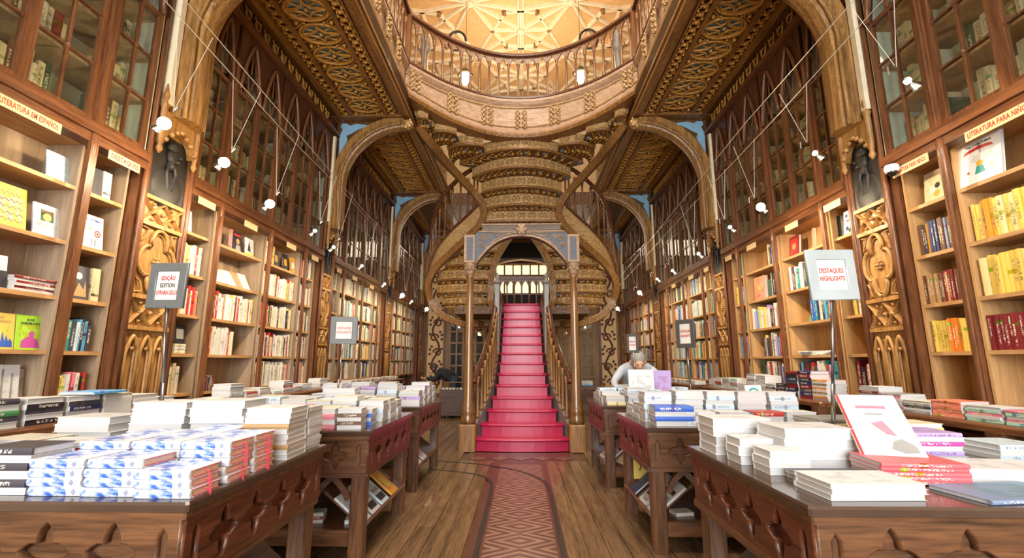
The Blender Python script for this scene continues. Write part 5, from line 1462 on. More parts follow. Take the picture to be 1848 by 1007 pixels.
stack(1.50, 2.36, z, 0.27, 0.2, 0.018, 9, ['ivory', 'tan', 'lemon', 'grey', 'white'], tw('R1', 'mixed stack behind the leaning book'), 0.06)
stack(1.86, 2.40, z, 0.25, 0.18, 0.02, 7, ['cream', 'white', 'yellow'], tw('R1', 'cream stack in the back row'), 0.0)
stack(2.08, 2.15, z, 0.2, 0.2, 0.02, 4, ['white', 'pale blue'], tw('R1', 'low stack near the outer edge'), 0.0)
# second and third right tables
stack(1.03, 3.36, z, 0.26, 0.18, 0.034, 4, ['white', 'blue'], tw('R2', 'blue and white stack at the near aisle corner'))
for r in range(4):
    for c in range(5):
        if r == 0 and c == 0: continue
        stack(0.99 + c * 0.225, 3.36 + r * 0.21, z, 0.2, 0.165, 0.03, 3 + (r * 2 + c * 3) % 3 + (2 if r == 1 else 0), ['white', 'white', 'red', 'white'] if (c == 3 and r == 0) else (['white', 'pale blue'] if (r + c) % 2 else ['white', 'ivory', 'pale grey']), tw('R2', '%s stack in the %s row' % (coln[c], rowsn[r])), random.uniform(-0.05, 0.05))
for r in range(4):
    for c in range(5):
        stack(0.95 + c * 0.22, 4.95 + r * 0.23, z, 0.19, 0.165, 0.028, 3 + (r + c * 2) % 3 + (1 if c == 1 else 0), ['lemon', 'white', 'cream'] if c == 0 and r == 0 else ['white', 'pale blue', 'white'], tw('R3', '%s stack in the %s row' % (coln[c], rowsn[r])), random.uniform(-0.05, 0.05))
# on the counters
zc = 0.846
CG = 'books stacked on the wall counters'
cl = [(-2.92, 2.52, 5, ['white', 'charcoal', 'green']), (-2.92, 2.78, 5, ['black', 'white', 'charcoal']), (-2.92, 3.03, 5, ['charcoal', 'pale grey', 'navy']), (-2.92, 3.28, 5, ['ivory', 'cream', 'pale grey']), (-2.92, 3.52, 4, ['ivory', 'pale grey']), (-2.95, 3.74, 3, ['white', 'tan'])]
for i, (xx, yy, n, cc) in enumerate(cl):
    stack(xx, yy, zc, 0.22, 0.19, 0.03, n, cc, '%s stack along the near left counter' % coln[i], PI / 2, group=CG)
stack(-2.90, 3.16, zc + 0.152, 0.28, 0.22, 0.008, 2, ['sky blue'], 'thin pair on top of the near left counter stacks', PI / 2 + 0.1, group=CG)
for i in range(11):
    stack(-2.95, 4.45 + i * 0.26, zc, 0.22, 0.18, 0.016 + 0.012 * (i % 2), 2 + (i * 7) % 4, [['white', 'pale grey'], ['white', 'pale blue'], ['cream', 'white', 'red']][i % 3], '%s stack along the middle left counter' % ordn(i + 1), PI / 2 + random.uniform(-.1, .1), group=CG)
cr = [(2.92, 2.5, 5, ['mint', 'pink', 'white']), (2.92, 2.75, 5, ['mint', 'pink', 'white']), (2.92, 3.0, 5, ['mint', 'white', 'pink']), (2.92, 3.25, 6, ['coral']), (2.92, 3.48, 5, ['grey', 'ivory', 'charcoal']), (2.92, 3.73, 7, ['white', 'pink', 'grey', 'ivory']), (2.95, 3.97, 9, ['white', 'grey', 'dark red', 'white'])]
for i, (xx, yy, n, cc) in enumerate(cr):
    stack(xx, yy, zc, 0.22, 0.19, 0.018, n, cc, '%s stack along the near right counter' % (coln + ['seventh'])[i], -PI / 2, group=CG)
cm_ = [(4.62, 10, ['ivory', 'orange', 'white', 'tan'], .019), (4.84, 8, ['dark red', 'navy', 'charcoal'], .034), (5.08, 8, ['charcoal', 'navy', 'black', 'dark red'], .034), (5.3, 4, ['charcoal', 'black'], .034), (5.52, 4, ['charcoal', 'pale grey'], .03), (5.74, 7, ['white'], .03), (5.98, 7, ['white', 'ivory'], .03), (6.22, 3, ['white', 'pale grey'], .03), (6.46, 5, ['white', 'mint', 'pink'], .03), (6.7, 5, ['white', 'ivory'], .03), (6.95, 5, ['ivory', 'white', 'red'], .03), (7.2, 4, ['white', 'pale grey'], .03)]
for i, (yy, n, cc, t_) in enumerate(cm_):
    stack(2.95, yy, zc, 0.21, 0.19, t_, n, cc, '%s stack along the middle right counter' % ordn(i + 1), -PI / 2, group=CG)
for s in (-1, 1):
    for i in range(12):
        stack(s * 2.95, 8.0 + i * 0.25, zc, 0.21, 0.18, 0.03, 2 + (i * 5) % 5, [['white', 'cream'], ['ivory', 'tan', 'white'], ['white', 'pale grey']][i % 3], '%s stack along the far %s counter' % (ordn(i + 1), wl[s]), -s * PI / 2, group=CG)
for k, n in (('L1', 3), ('L2', 4), ('R2', 3)):
    s, a, b, c, d = TB[k]
    for i in range(n):
        stack(a + 0.25 + i * 0.27, c + 0.2, 0.186, 0.13, 0.1, 0.02, 1 + i % 3, ['cream', 'dark red', 'white'], '%s bottom-shelf pile, %s' % (coln[i], TNAME[k]), 0.2, group='books on the table bottom shelves')
stack(-3.53, 3.15, 1.687, 0.27, 0.2, 0.018, 6, ['white', 'dark red'], 'flat pile on the third shelf, near bookcase, left wall', PI / 2, group=CG)

def build_books(specs, limit, name, cat, mass_name, mass_label, flat=False):
    specs.sort(key=lambda q: -q[0])
    for (_, M, dims, col, label, group) in specs[:limit]:
        o = link(name, BOOK, None, M @ S(*dims))
        c = CRGB[col]; k = random.uniform(0.88, 1.06)
        o.color = (min(1, c[0] * k), min(1, c[1] * k), min(1, c[2] * k), 1)
        tag(o, label, cat, group)
    rest = specs[limit:]
    if not rest: return
    vs, fs, part, tone = [], [], [], []
    cv = [(x, y, z_) for z_ in (0, 1) for y in (0, 1) for x in (0, 1)]
    fc = [((0, 2, 3, 1), 0), ((4, 5, 7, 6), 0), ((0, 1, 5, 4), 2), ((2, 6, 7, 3), 2), ((0, 4, 6, 2), 0), ((1, 3, 7, 5), 1)]
    for (_, M, dims, col, label, group) in rest:
        n = len(vs); m = M @ S(*dims); c = CRGB[col]; rd = random.random(); k = random.uniform(0.85, 1.06)
        vs += [tuple(m @ Vector(p)) for p in cv]
        for f, ty in fc:
            fs.append(tuple(n + i for i in f))
            for i in f:
                x, y, z_ = cv[i]
                part += [1.0, y, z_] if ty == 1 else ([0.5, x, z_] if ty == 2 else [0.0, y, z_])
                tone += [min(1, c[0] * k), min(1, c[1] * k), min(1, c[2] * k), rd]
    me = bpy.data.meshes.new(mass_name); me.from_pydata(vs, [], fs)
    me.attributes.new('part', 'FLOAT_VECTOR', 'CORNER').data.foreach_set('vector', part)
    me.attributes.new('tone', 'FLOAT_COLOR', 'CORNER').data.foreach_set('color', tone)
    me.materials.append(M_BOOKS); me.update()
    o = link(mass_name, me); tag(o, mass_label, 'books'); o['kind'] = 'stuff'
build_books(SHELF_SPECS, 300, 'shelf_book', 'book', 'shelf_books', 'rows of many-coloured books filling the farther wall shelves')
build_books(STACK_SPECS, 290, 'stacked_book', 'stacked book', 'stacked_books', 'stacks of pale books covering the farther tables and counters')
build_books(OLD_SPECS, 120, 'old_volume', 'old book', 'old_volumes', 'rows of old parchment volumes behind the farther cabinet glass')
# tile-pattern hardbacks: white and blue spine, red fore-edge and ribbon
def tile_mat():
    m, nt, b = base_mat('tile_pattern_cover', 0.35)
    N, L = nt.nodes, nt.links
    tc = N.new('ShaderNodeTexCoord'); mp = N.new('ShaderNodeMapping'); mp.inputs['Scale'].default_value = (34, 60, 30)
    L.new(tc.outputs['Object'], mp.inputs[0])
    nz = N.new('ShaderNodeTexNoise'); nz.inputs['Scale'].default_value = 1.0; nz.inputs['Detail'].default_value = 4; L.new(mp.outputs[0], nz.inputs[0])
    sx = N.new('ShaderNodeSeparateXYZ'); L.new(tc.outputs['Object'], sx.inputs[0])
    lt = N.new('ShaderNodeMath'); lt.operation = 'GREATER_THAN'; lt.inputs[1].default_value = -0.035; L.new(sx.outputs[2], lt.inputs[0])
    r = N.new('ShaderNodeValToRGB'); r.color_ramp.elements[0].position = 0.40; r.color_ramp.elements[1].position = 0.58
    r.color_ramp.elements[0].color = rgb('d4dbea') + (1,); r.color_ramp.elements[1].color = rgb('3f6cc4') + (1,)
    L.new(nz.outputs['Fac'], r.inputs[0])
    mx = N.new('ShaderNodeMix'); mx.data_type = 'RGBA'; mx.inputs[6].default_value = rgb('dcdde2') + (1,); L.new(lt.outputs[0], mx.inputs[0]); L.new(r.outputs[0], mx.inputs[7]); L.new(mx.outputs[2], b.inputs['Base Color'])
    return m
M_TILE = tile_mat()
tcov = MB(); tw_, td_, tt_ = 0.178, 0.148, 0.027
tcov.box(-td_ / 2, td_ / 2 - 0.006, 0, 0.0025, -tw_ / 2, tw_ / 2).box(-td_ / 2, td_ / 2 - 0.006, tt_ - 0.0025, tt_, -tw_ / 2, tw_ / 2)
tcov.prism([(td_ / 2 - 0.008, 0), (td_ / 2 - 0.002, 0), (td_ / 2 + 0.002, tt_ * 0.25), (td_ / 2 + 0.004, tt_ * 0.5), (td_ / 2 + 0.002, tt_ * 0.75), (td_ / 2 - 0.002, tt_), (td_ / 2 - 0.008, tt_)], lambda u, v, d: (u, v, d), -tw_ / 2, tw_ / 2)
tcov_me = tcov.mesh('tile_book', M_TILE)
tpage_me = MB().box(-td_ / 2 + 0.005, td_ / 2 - 0.007, 0.0025, tt_ - 0.0025, -tw_ / 2 + 0.003, tw_ / 2 - 0.003).mesh('pages', plain('page_red_edge', 'd8b8a0', 0.7))
tband_me = MB().box(-td_ / 2 + 0.003, td_ / 2 - 0.02, tt_ - 0.0045, tt_ - 0.0026, -tw_ / 2 - 0.0012, tw_ / 2 + 0.0012).box(-td_ / 2 + 0.003, td_ / 2 - 0.02, 0.0026, 0.0045, -tw_ / 2 - 0.0012, tw_ / 2 + 0.0012).mesh('endpaper', plain('endpaper_red', 'c83244', 0.6))
rib_mb = MB(); rib_mb.tube([(0, tt_ * 0.5, -tw_ / 2 + 0.01), (-0.005, tt_ * 0.45, -tw_ / 2 - 0.008), (0.004, -0.004, -tw_ / 2 - 0.018), (-0.004, -0.03, -tw_ / 2 - 0.02)], 0.003, 4, up=(1, 0, 0), flat=0.3)
rib_me = rib_mb.mesh('ribbon', plain('ribbon_red', 'd2384a', 0.5))
dia_me = MB().prism([(0.0, 0.0085), (0.0085, 0), (0, -0.0085), (-0.0085, 0)], lambda u, v, d: (d, v + tt_ / 2, u - tw_ / 2 + 0.03), td_ / 2 + 0.0035, td_ / 2 + 0.005).mesh('spine_emblem', plain('emblem_grey', '8890a8', 0.5))
for M, i, where in TILE:
    o = link('tile_book', tcov_me, None, M)
    tag(o, 'blue-and-white hardback, %s up, %s' % (ordn(i + 1), where), 'stacked book', 'tile-pattern hardbacks with red ribbons')
    link('pages', tpage_me, o, M); link('endpaper', tband_me, o, M); link('spine_emblem', dia_me, o, M)
    if 'aisle' in where: link('ribbon', rib_me, o, M)

# ------------------------------------------------------------------ books shown cover out
XS = XC + 0.06
P = pm_
display_book(face_frame(-1, 3.21, SHZ[4], XS, 0.15), 0.17, 0.23, 0.014, 'pale blue', 'pale blue slim book standing cover out, top shelf, near left bookcase', [('rect', 0, 0.78, 0.3, 0.02, P['grey']), ('rect', 0, 0.1, 0.2, 0.01, P['grey'])])
display_book(face_frame(-1, 2.95, SHZ[3], XS, 0.15), 0.21, 0.31, 0.02, 'e0b830', 'yellow book with black handwriting standing on the fourth shelf, near left bookcase', [('poly', [(-0.3 + 0.05 * k, 0.8 + 0.05 * math.sin(k * 2.2)) for k in range(13)] + [(0.3 - 0.05 * k, 0.785 + 0.05 * math.sin((12 - k) * 2.2)) for k in range(13)], P['black'])] + [('poly', [(-0.4 + 0.05 * k, zz_ + 0.03 * math.sin(k * 1.7 + zz_ * 9)) for k in range(17)] + [(0.4 - 0.05 * k, zz_ - 0.015 + 0.03 * math.sin((16 - k) * 1.7 + zz_ * 9)) for k in range(17)], P['black']) for zz_ in (0.65, 0.5, 0.35, 0.2)])
display_book(face_frame(-1, 3.20, SHZ[3], XS, 0.15), 0.185, 0.25, 0.02, 'white', 'white book with a small landscape picture, fourth shelf, near left bookcase', [('rect', 0, 0.66, 0.5, 0.34, P['dark green']), ('rect', 0, 0.74, 0.5, 0.16, P['tan']), ('disc', 0, 0.62, 0.16, P['yellow']), ('rect', 0, 0.38, 0.8, 0.015, P['grey']), ('rect', 0, 0.33, 0.7, 0.015, P['grey'])])
display_book(face_frame(-1, 2.92, SHZ[2], XS, 0.12), 0.16, 0.23, 0.02, 'white', 'small book with a dark figure on its cover, third shelf, near left bookcase', [('rect', 0, 0.3, 1, 0.5, P['black']), ('disc', 0, 0.62, 0.2, P['black']), ('rect', 0, 0.12, 0.5, 0.1, P['red'])])
display_book(face_frame(-1, 3.025, SHZ[1], XS, 0.12), 0.185, 0.245, 0.02, 'yellow', 'yellow book with blue flames on its cover, second shelf, near left bookcase', [('text', 'JOSÉ', 0, 0.86, 0.1, P['tan']), ('text', 'SARAMAGO', 0, 0.76, 0.1, P['tan']), ('poly', flame(0, 0.06, 0.9, 0.5), P['blue'])])
CRGB['lime'] = rgb('a4d43c')
display_book(face_frame(-1, 3.22, SHZ[1], XS, 0.12), 0.185, 0.245, 0.02, 'lime', 'bright green book with a magenta silhouette, second shelf, near left bookcase', [('text', 'JOSÉ', 0, 0.86, 0.1, P['dark green']), ('text', 'SARAMAGO', 0, 0.76, 0.1, P['dark green']), ('poly', [(-0.32, 0.06), (-0.3, 0.25), (-0.15, 0.35), (-0.02, 0.38), (-0.04, 0.5), (0.08, 0.56), (0.18, 0.48), (0.14, 0.36), (0.3, 0.28), (0.36, 0.06)], P['magenta'])])
display_book(face_frame(-1, 3.09, SHZ[0], XS, 0.1), 0.24, 0.29, 0.02, 'white', 'large white book with grey lettering, lowest shelf, near left bookcase', [('rect', -0.2, 0.5, 0.08, 0.8, P['grey']), ('rect', 0.05, 0.55, 0.06, 0.7, P['grey']), ('rect', 0.3, 0.5, 0.05, 0.6, P['grey'])])
display_book(face_frame(-1, 3.24, SHZ[0], XS + 0.05, 0.1), 0.2, 0.26, 0.02, 'pale grey', 'pale grey book standing behind the large white one, lowest shelf, near left', [])
display_book(face_frame(-1, 3.49, SHZ[4], XS - 0.02, 0.1), 0.12, 0.24, 0.045, 'charcoal', 'charcoal boxed book on the top shelf of the narrow section, left wall', [])
display_book(face_frame(-1, 3.59, SHZ[4], XS - 0.02, 0.05), 0.075, 0.24, 0.03, 'white', 'white thick spine lettered black beside the charcoal book, left wall', [('text', 'Miró', 0, 0.22, 0.14, M_INKB)])
display_book(face_frame(-1, 3.55, SHZ[3], XS - 0.02, 0.12), 0.17, 0.28, 0.02, 'white', 'white book with a red ring and sketched feet, narrow section, left wall', [('text', 'JOAN MIRÓ', 0, 0.86, 0.09, M_INKBLUE), ('ring', 0.2, 0.48, 0.14, P['red']), ('disc', 0.2, 0.48, 0.05, P['black']), ('disc', -0.2, 0.6, 0.06, P['amber']), ('rect', -0.1, 0.2, 0.04, 0.2, P['black']), ('rect', 0.08, 0.2, 0.04, 0.2, P['black'])])
display_book(face_frame(-1, 3.51, SHZ[2], XS - 0.02, 0.12), 0.14, 0.27, 0.02, 'charcoal', 'dark book with cream shapes on its cover, third shelf, narrow section, left wall', [('disc', -0.1, 0.7, 0.2, P['white']), ('poly', [(-0.4, 0.1), (-0.1, 0.5), (0.2, 0.3), (0.3, 0.6), (0.35, 0.1)], P['tan'])])
display_book(face_frame(-1, 3.63, SHZ[2], XS - 0.02, 0.05), 0.07, 0.27, 0.03, 'parchment', 'cream thick spine lettered black on the third shelf, narrow section, left wall', [('text', 'Miró', 0, 0.2, 0.12, M_INKB)])
# left second bookcase
display_book(face_frame(-1, 4.56, SHZ[4], XS, 0.12), 0.15, 0.25, 0.02, 'white', 'white book standing alone on the top shelf beside the first left pilaster', [])
display_book(face_frame(-1, 5.43, SHZ[4], XS, 0.1), 0.17, 0.25, 0.02, 'black', 'black book with a portrait cover, top shelf, second left bookcase', [('rect', 0, 0.85, 0.8, 0.1, P['red']), ('disc', 0.05, 0.55, 0.2, P['tan']), ('poly', [(-0.3, 0.02), (-0.1, 0.4), (0.3, 0.35), (0.4, 0.02)], P['grey'])])
display_book(face_frame(-1, 5.69, SHZ[4], XS, 0.1), 0.17, 0.24, 0.02, 'white', 'white book with a black fir tree and yellow foot, second left bookcase', [('poly', [(-0.3, 0.3), (-0.1, 0.85), (0.1, 0.3)], P['black']), ('rect', 0, 0.12, 0.96, 0.2, P['yellow'])])
display_book(face_frame(-1, 5.30, SHZ[4], XS, 0.03), 0.03, 0.25, 0.03, 'pink', 'thin pink spine beside the black portrait book, second left bookcase', [])
for i, (yy, lean_, c_) in enumerate(((5.1, 0.5, 'white'), (5.26, 0.6, 'pale grey'), (5.4, 0.55, 'white'), (5.54, 0.5, 'coral'), (5.68, 0.45, 'white'))):
    display_book(face_frame(-1, yy, SHZ[3], XS - 0.02, lean_), 0.15, 0.23, 0.02, c_, '%s book slumped %s in the fan, fourth shelf, second left bookcase' % (c_, ordn(i + 1)), [])
display_book(face_frame(-1, 4.66, SHZ[1] + 0.1, XS, 0.1), 0.14, 0.2, 0.02, 'black', 'black tablet-like book standing on white ones beside the first left pilaster', [('rect', 0, 0.5, 0.7, 0.5, P['grey'])])
stack_col = ['cream', 'white', 'cream']
for i in range(3):
    o = link('stacked_book', BOOK, None, T(-3.52, 4.62, SHZ[1] + 0.001 + i * 0.033) @ RZ(PI / 2) @ FLAT @ T(-0.09, 0, -0.075) @ S(0.18, 0.032, 0.15)); o.color = (*CRGB[stack_col[i]], 1)
    tag(o, '%s book lying %s under the black tablet-like book' % (stack_col[i], ['lowest', 'second', 'directly'][i]), 'stacked book', 'books lying on shelves')
for i, (yy, c_, dc) in enumerate(((6.56, 'black', 'amber'), (6.30, 'charcoal', 'tan'), (6.78, 'amber', 'white'))):
    display_book(face_frame(-1, yy, SHZ[4], XS - 0.02, 0.1), 0.13, 0.24, 0.02, c_, '%s book cover out, top shelf, third section, second left bookcase' % c_, [('rect', 0, 0.5, 0.6, 0.4, P[dc])])
display_book(face_frame(-1, 7.15, SHZ[4], XS, 0.1), 0.16, 0.24, 0.02, 'white', 'white book cover out before the second left pilaster', [('disc', 0, 0.5, 0.2, P['grey'])])
# right wall
display_book(face_frame(1, 3.34, SHZ[4], XS - 0.05, 0.12), 0.335, 0.355, 0.025, 'white', 'large white picture book with a red ribbon banner, top shelf, right wall', [('text', 'The Little Prince', 0, 0.86, 0.085, M_INKB), ('poly', [(-0.34, 0.70), (-0.22, 0.72), (0, 0.74), (0.22, 0.72), (0.34, 0.70), (0.31, 0.76), (0.22, 0.79), (0, 0.81), (-0.22, 0.79), (-0.31, 0.76)], P['red']), ('disc', 0.02, 0.42, 0.07, P['amber']), ('poly', [(-0.05, 0.36), (0.09, 0.36), (0.14, 0.2), (-0.1, 0.2)], pm_['teal']), ('disc', -0.25, 0.28, 0.03, P['red'])])
display_book(face_frame(1, 3.78, SHZ[4], XS, 0.12), 0.2, 0.28, 0.02, 'parchment', 'beige picture book with cartoon blobs beside the dome camera', [('disc', -0.1, 0.4, 0.16, P['white']), ('disc', 0.15, 0.5, 0.12, P['black']), ('disc', 0.1, 0.25, 0.14, P['amber']), ('rect', 0, 0.85, 0.7, 0.03, P['tan'])])
display_book(face_frame(1, 4.80, SHZ[4], XS, 0.1), 0.19, 0.28, 0.02, 'white', 'white book with dark blue flowers beside the first right pilaster', [('disc', -0.2, 0.3, 0.12, P['navy']), ('disc', 0.18, 0.35, 0.13, P['navy']), ('disc', 0, 0.2, 0.12, P['dark green']), ('disc', -0.25, 0.8, 0.1, P['navy']), ('disc', 0.25, 0.82, 0.1, P['red']), ('rect', 0, 0.6, 0.6, 0.06, P['red'])])
for i, (yy, c_) in enumerate(((4.94, 'dark green'), (4.97, 'black'))):
    display_book(face_frame(1, yy, SHZ[4], XS, 0.03), 0.025, 0.26, 0.1, c_, '%s spine beside the book with blue flowers, right wall' % c_, [])
display_book(face_frame(1, 5.42, SHZ[4], XS, 0.08), 0.05, 0.26, 0.02, 'coral', 'coral spine on the top shelf behind the right sign', [])
display_book(face_frame(1, 5.82, SHZ[4], XS, 0.1), 0.21, 0.27, 0.03, 'dark red', 'dark red ornamented hardback, top shelf, second right bookcase', [('rect', 0, 0.5, 0.7, 0.75, P['red']), ('disc', 0, 0.5, 0.2, P['tan']), ('rect', 0, 0.85, 0.5, 0.03, P['amber'])])
display_book(face_frame(1, 6.72, SHZ[3], XS - 0.02, 0.05), 0.30, 0.34, 0.045, 'coral', 'red-orange book with a gold spider emblem, second right bookcase', [('disc', 0, 0.5, 0.09, P['yellow'])] + [('poly', [(0, 0.5), (0.3 * math.cos(a_), 0.5 + 0.27 * math.sin(a_)), (0.3 * math.cos(a_ + 0.1), 0.5 + 0.27 * math.sin(a_ + 0.1))], P['yellow']) for a_ in (0.2, 0.7, 1.1, 2.0, 2.4, 2.9, 3.5, 4.1, 5.3, 5.9)])
display_book(face_frame(1, 6.48, SHZ[3], XS, 0.03), 0.09, 0.25, 0.08, 'dark green', 'dark green thick book beside the spider book, right wall', [])
display_book(face_frame(1, 5.52, SHZ[2], XS - 0.02, 0.35), 0.26, 0.2, 0.02, 'green', 'green book with a leaf outline slumped behind the right sign', [('poly', [(-0.4, 0.4), (-0.1, 0.75), (0.25, 0.6), (0.4, 0.35), (0.1, 0.2), (-0.2, 0.25)], P['black']), ('poly', [(-0.3, 0.42), (-0.1, 0.66), (0.2, 0.55), (0.3, 0.38), (0.1, 0.28), (-0.15, 0.32)], P['green'])])
for i in range(4):
    o = link('stacked_book', BOOK, None, T(3.52, 5.6, SHZ[1] + 0.001 + i * 0.012) @ RZ(-PI / 2 + 0.15 * i) @ FLAT @ T(-0.11, 0, -0.2) @ S(0.22, 0.012, 0.4)); o.color = (*CRGB[['white', 'ivory', 'white', 'pale grey'][i]], 1)
    tag(o, 'thin %s magazine lying %s in the loose pile behind the right sign pole' % (['white', 'ivory', 'white', 'pale grey'][i], ['lowest', 'second', 'third', 'topmost'][i]), 'magazine', 'books lying on shelves')
# the leaning display book, the standing white book and books on the slanted racks
display_book(T(1.40, 1.86, z + 0.075) @ RZ(-0.28) @ RX(PI / 2) @ RX(-0.80), 0.21, 0.30, 0.016, 'white', 'white book with red spine leaning on a stand above the rose stack', [('rect', 0.0, 0.78, 0.5, 0.05, P['pink']), ('rect', 0.0, 0.66, 0.3, 0.025, P['grey']), ('poly', [(0.02, 0.1), (0.1, 0.22), (0.25, 0.26), (0.4, 0.16), (0.42, 0.06), (0.2, 0.04)], pm_['grey']), ('rect', -0.48, 0.5, 0.04, 1.0, P['red']), ('poly', [(-0.12, 0.5), (0.08, 0.55), (0.2, 0.3), (0.05, 0.33)], P['pink'])])
display_book(T(1.28, 5.1, z + 0.09) @ RX(PI / 2) @ RX(-0.08), 0.27, 0.26, 0.03, 'white', 'large white book standing upright on the third right table', [])
display_book(T(1.50, 5.15, z + 0.09) @ RZ(-0.5) @ RX(PI / 2) @ RX(-0.08), 0.2, 0.25, 0.03, 'violet', 'violet book standing beside the large white one, third right table', [])
display_book(T(1.75, 3.6, z + 0.12) @ RX(PI / 2) @ RX(-0.3), 0.12, 0.14, 0.02, 'pale grey', 'small pale disc-like book standing on the second right table', [('ring', 0, 0.55, 0.3, P['teal'])])
def rack_books(key, items):
    M, ln, hd = RACKS[key]
    s = TB[key][0]
    for i, (off, w_, h_, c_, dec) in enumerate(items):
        # rack frame: local x runs up the slope, z out of the board
        if s > 0: F = M @ T(0.002, off, 0.018 + 0.003 * i) @ RZ(-PI / 2)
        else: F = M @ T(0.002, off, 0.018 + 0.003 * i) @ RZ(-PI / 2)
        display_book(F, w_, h_, 0.016, c_, '%s book, %s on the slanted rack of the %s' % (c_, ['nearest', 'second', 'third', 'fourth'][i], TNAME[key]), dec, 'books on the slanted racks')
pr_ = [('rect', 0, 0.2, 0.8, 0.2, P['black']), ('rect', 0, 0.45, 0.8, 0.12, P['grey'])]
pr2 = [('rect', 0, 0.7, 0.7, 0.12, P['black']), ('rect', 0, 0.5, 0.7, 0.1, P['grey']), ('rect', -0.1, 0.3, 0.5, 0.1, P['black']), ('rect', 0.1, 0.12, 0.5, 0.06, P['grey'])]
sgn = -1
rack_books('L2', [(0.40, 0.16, 0.24, 'white', pr_), (0.20, 0.16, 0.25, 'white', pr_), (0.0, 0.16, 0.26, 'pale blue', pr_), (-0.24, 0.17, 0.24, 'amber', [('rect', 0, 0.5, 0.5, 0.5, P['yellow'])])])
rack_books('R2', [(-0.30, 0.18, 0.28, 'pale grey', pr2), (-0.08, 0.18, 0.28, 'pale grey', pr2), (0.2, 0.16, 0.24, 'navy', [])])
rack_books('L3', [(0.35, 0.18, 0.27, 'white', []), (0.1, 0.18, 0.27, 'pale grey', [])])
rack_books('R3', [(-0.35, 0.18, 0.28, 'pale grey', pr2), (-0.1, 0.18, 0.28, 'white', pr2)])
yt = thing('hanging_tag', 'yellow tag with green letters hanging inside the second right table', 'tag', (0.98, 3.98, 0.33))
mb = MB(); mb.prism([(0.90, 0.28), (1.03, 0.28), (1.03, 0.47), (1.0, 0.505), (0.93, 0.505), (0.90, 0.47)], lambda u, v, d: (u, d, v), 3.98, 3.985); mb.build('card', pm_['yellow'], yt)
text('lettering', 'EL', 0.06, pm_['dark green'], yt, T(0.985, 3.978, 0.435) @ RX(PI / 2)); text('lettering', 'JO', 0.07, pm_['dark green'], yt, T(0.985, 3.978, 0.385) @ RX(PI / 2))
mb = MB(); mb.tube([(0.94, 3.982, 0.5), (0.93, 3.985, 0.56)], 0.002, 4, up=(1, 0, 0)); mb.build('string', M_WHITE, yt)

# ------------------------------------------------------------------ sign stands
def sign(base, top, w, h, lines, yaw, label, frame=M_FRAME, roll=0.0):
    t = thing('sign_stand', label, 'sign', base, 'framed signs on poles')
    b, p = Vector(base), Vector(top)
    mb = MB(); mb.lathe([(0.05, 0), (0.05, 0.006), (0.012, 0.012), (0.01, 0.05)], 12, base); mb.build('foot', M_STEEL, t)
    d = (p - b).normalized(); pe = p - d * (h / 2 - 0.01)
    mb = MB(); mb.tube([b, b + (pe - b) * 0.45], 0.0095, 8, up=(0, 1, 0)); mb.build('pole', M_STEEL, t)
    mb = MB(); mb.tube([b + (pe - b) * 0.45, pe], 0.007, 8, up=(0, 1, 0)); mb.build('pole', M_STEEL, t)
    F = T(*top) @ RZ(yaw) @ RX(PI / 2) @ RZ(roll)
    fw = 0.034 * w / 0.225 * 1.2
    fr_ = link('frame', plate('frame', [(-w / 2, -h / 2), (w / 2, -h / 2), (w / 2, h / 2), (-w / 2, h / 2)], [[(-w / 2 + fw, -h / 2 + fw), (w / 2 - fw, -h / 2 + fw), (w / 2 - fw, h / 2 - fw), (-w / 2 + fw, h / 2 - fw)]], 0.012, frame, 0.003), t, F)
    mb = MB(); mb.box(-w / 2 + fw * 0.8, w / 2 - fw * 0.8, -h / 2 + fw * 0.8, h / 2 - fw * 0.8, -0.005, 0.001); link('paper', mb.mesh('paper', M_PAPER), t, F)
    n = len(lines)
    for i, (tx_, m) in enumerate(lines):
        o = text('lettering', tx_, 0.030, m, t, F @ T(0, (n / 2 - i - 0.5) * 0.038, 0.0016))
        sz = max(v.co.x for v in o.data.vertices) - min(v.co.x for v in o.data.vertices)
        o.matrix_basis = o.matrix_basis @ S(min(0.75, (w - 2 * fw - 0.015) / sz), 1.05, 1)
    return t
dl = [('DESTAQUES', M_INKR), ('HIGHLIGHTS', M_INKR)]
sign((-1.77, 2.33, TH), (-1.86, 2.36, 1.60), 0.215, 0.235, [('EDIÇÃO', M_INKR), ('EDITION', M_INKB), ('LIVRARIA LELLO', M_INKR)], -0.12, 'grey framed sign on a pole standing on the front left table', roll=-0.02)
sign((1.40, 2.22, TH), (1.465, 2.18, 1.61), 0.235, 0.235, dl, 0.1, 'grey framed sign on a pole standing on the front right table', M_FRAMEL, roll=0.03)
sign((-1.68, 4.28, TH), (-1.66, 4.3, 1.50), 0.235, 0.25, dl, 0.2, 'dark framed sign on a pole standing on the second left table', M_FRAMED)
sign((1.40, 3.95, TH), (1.36, 3.9, 1.44), 0.17, 0.23, dl, -0.95, 'dark framed sign turned aside on the second right table', M_FRAMED)
sign((1.33, 5.55, TH), (1.32, 5.6, 1.43), 0.14, 0.22, dl, -0.5, 'small dark framed sign standing on the third right table', M_FRAMED)

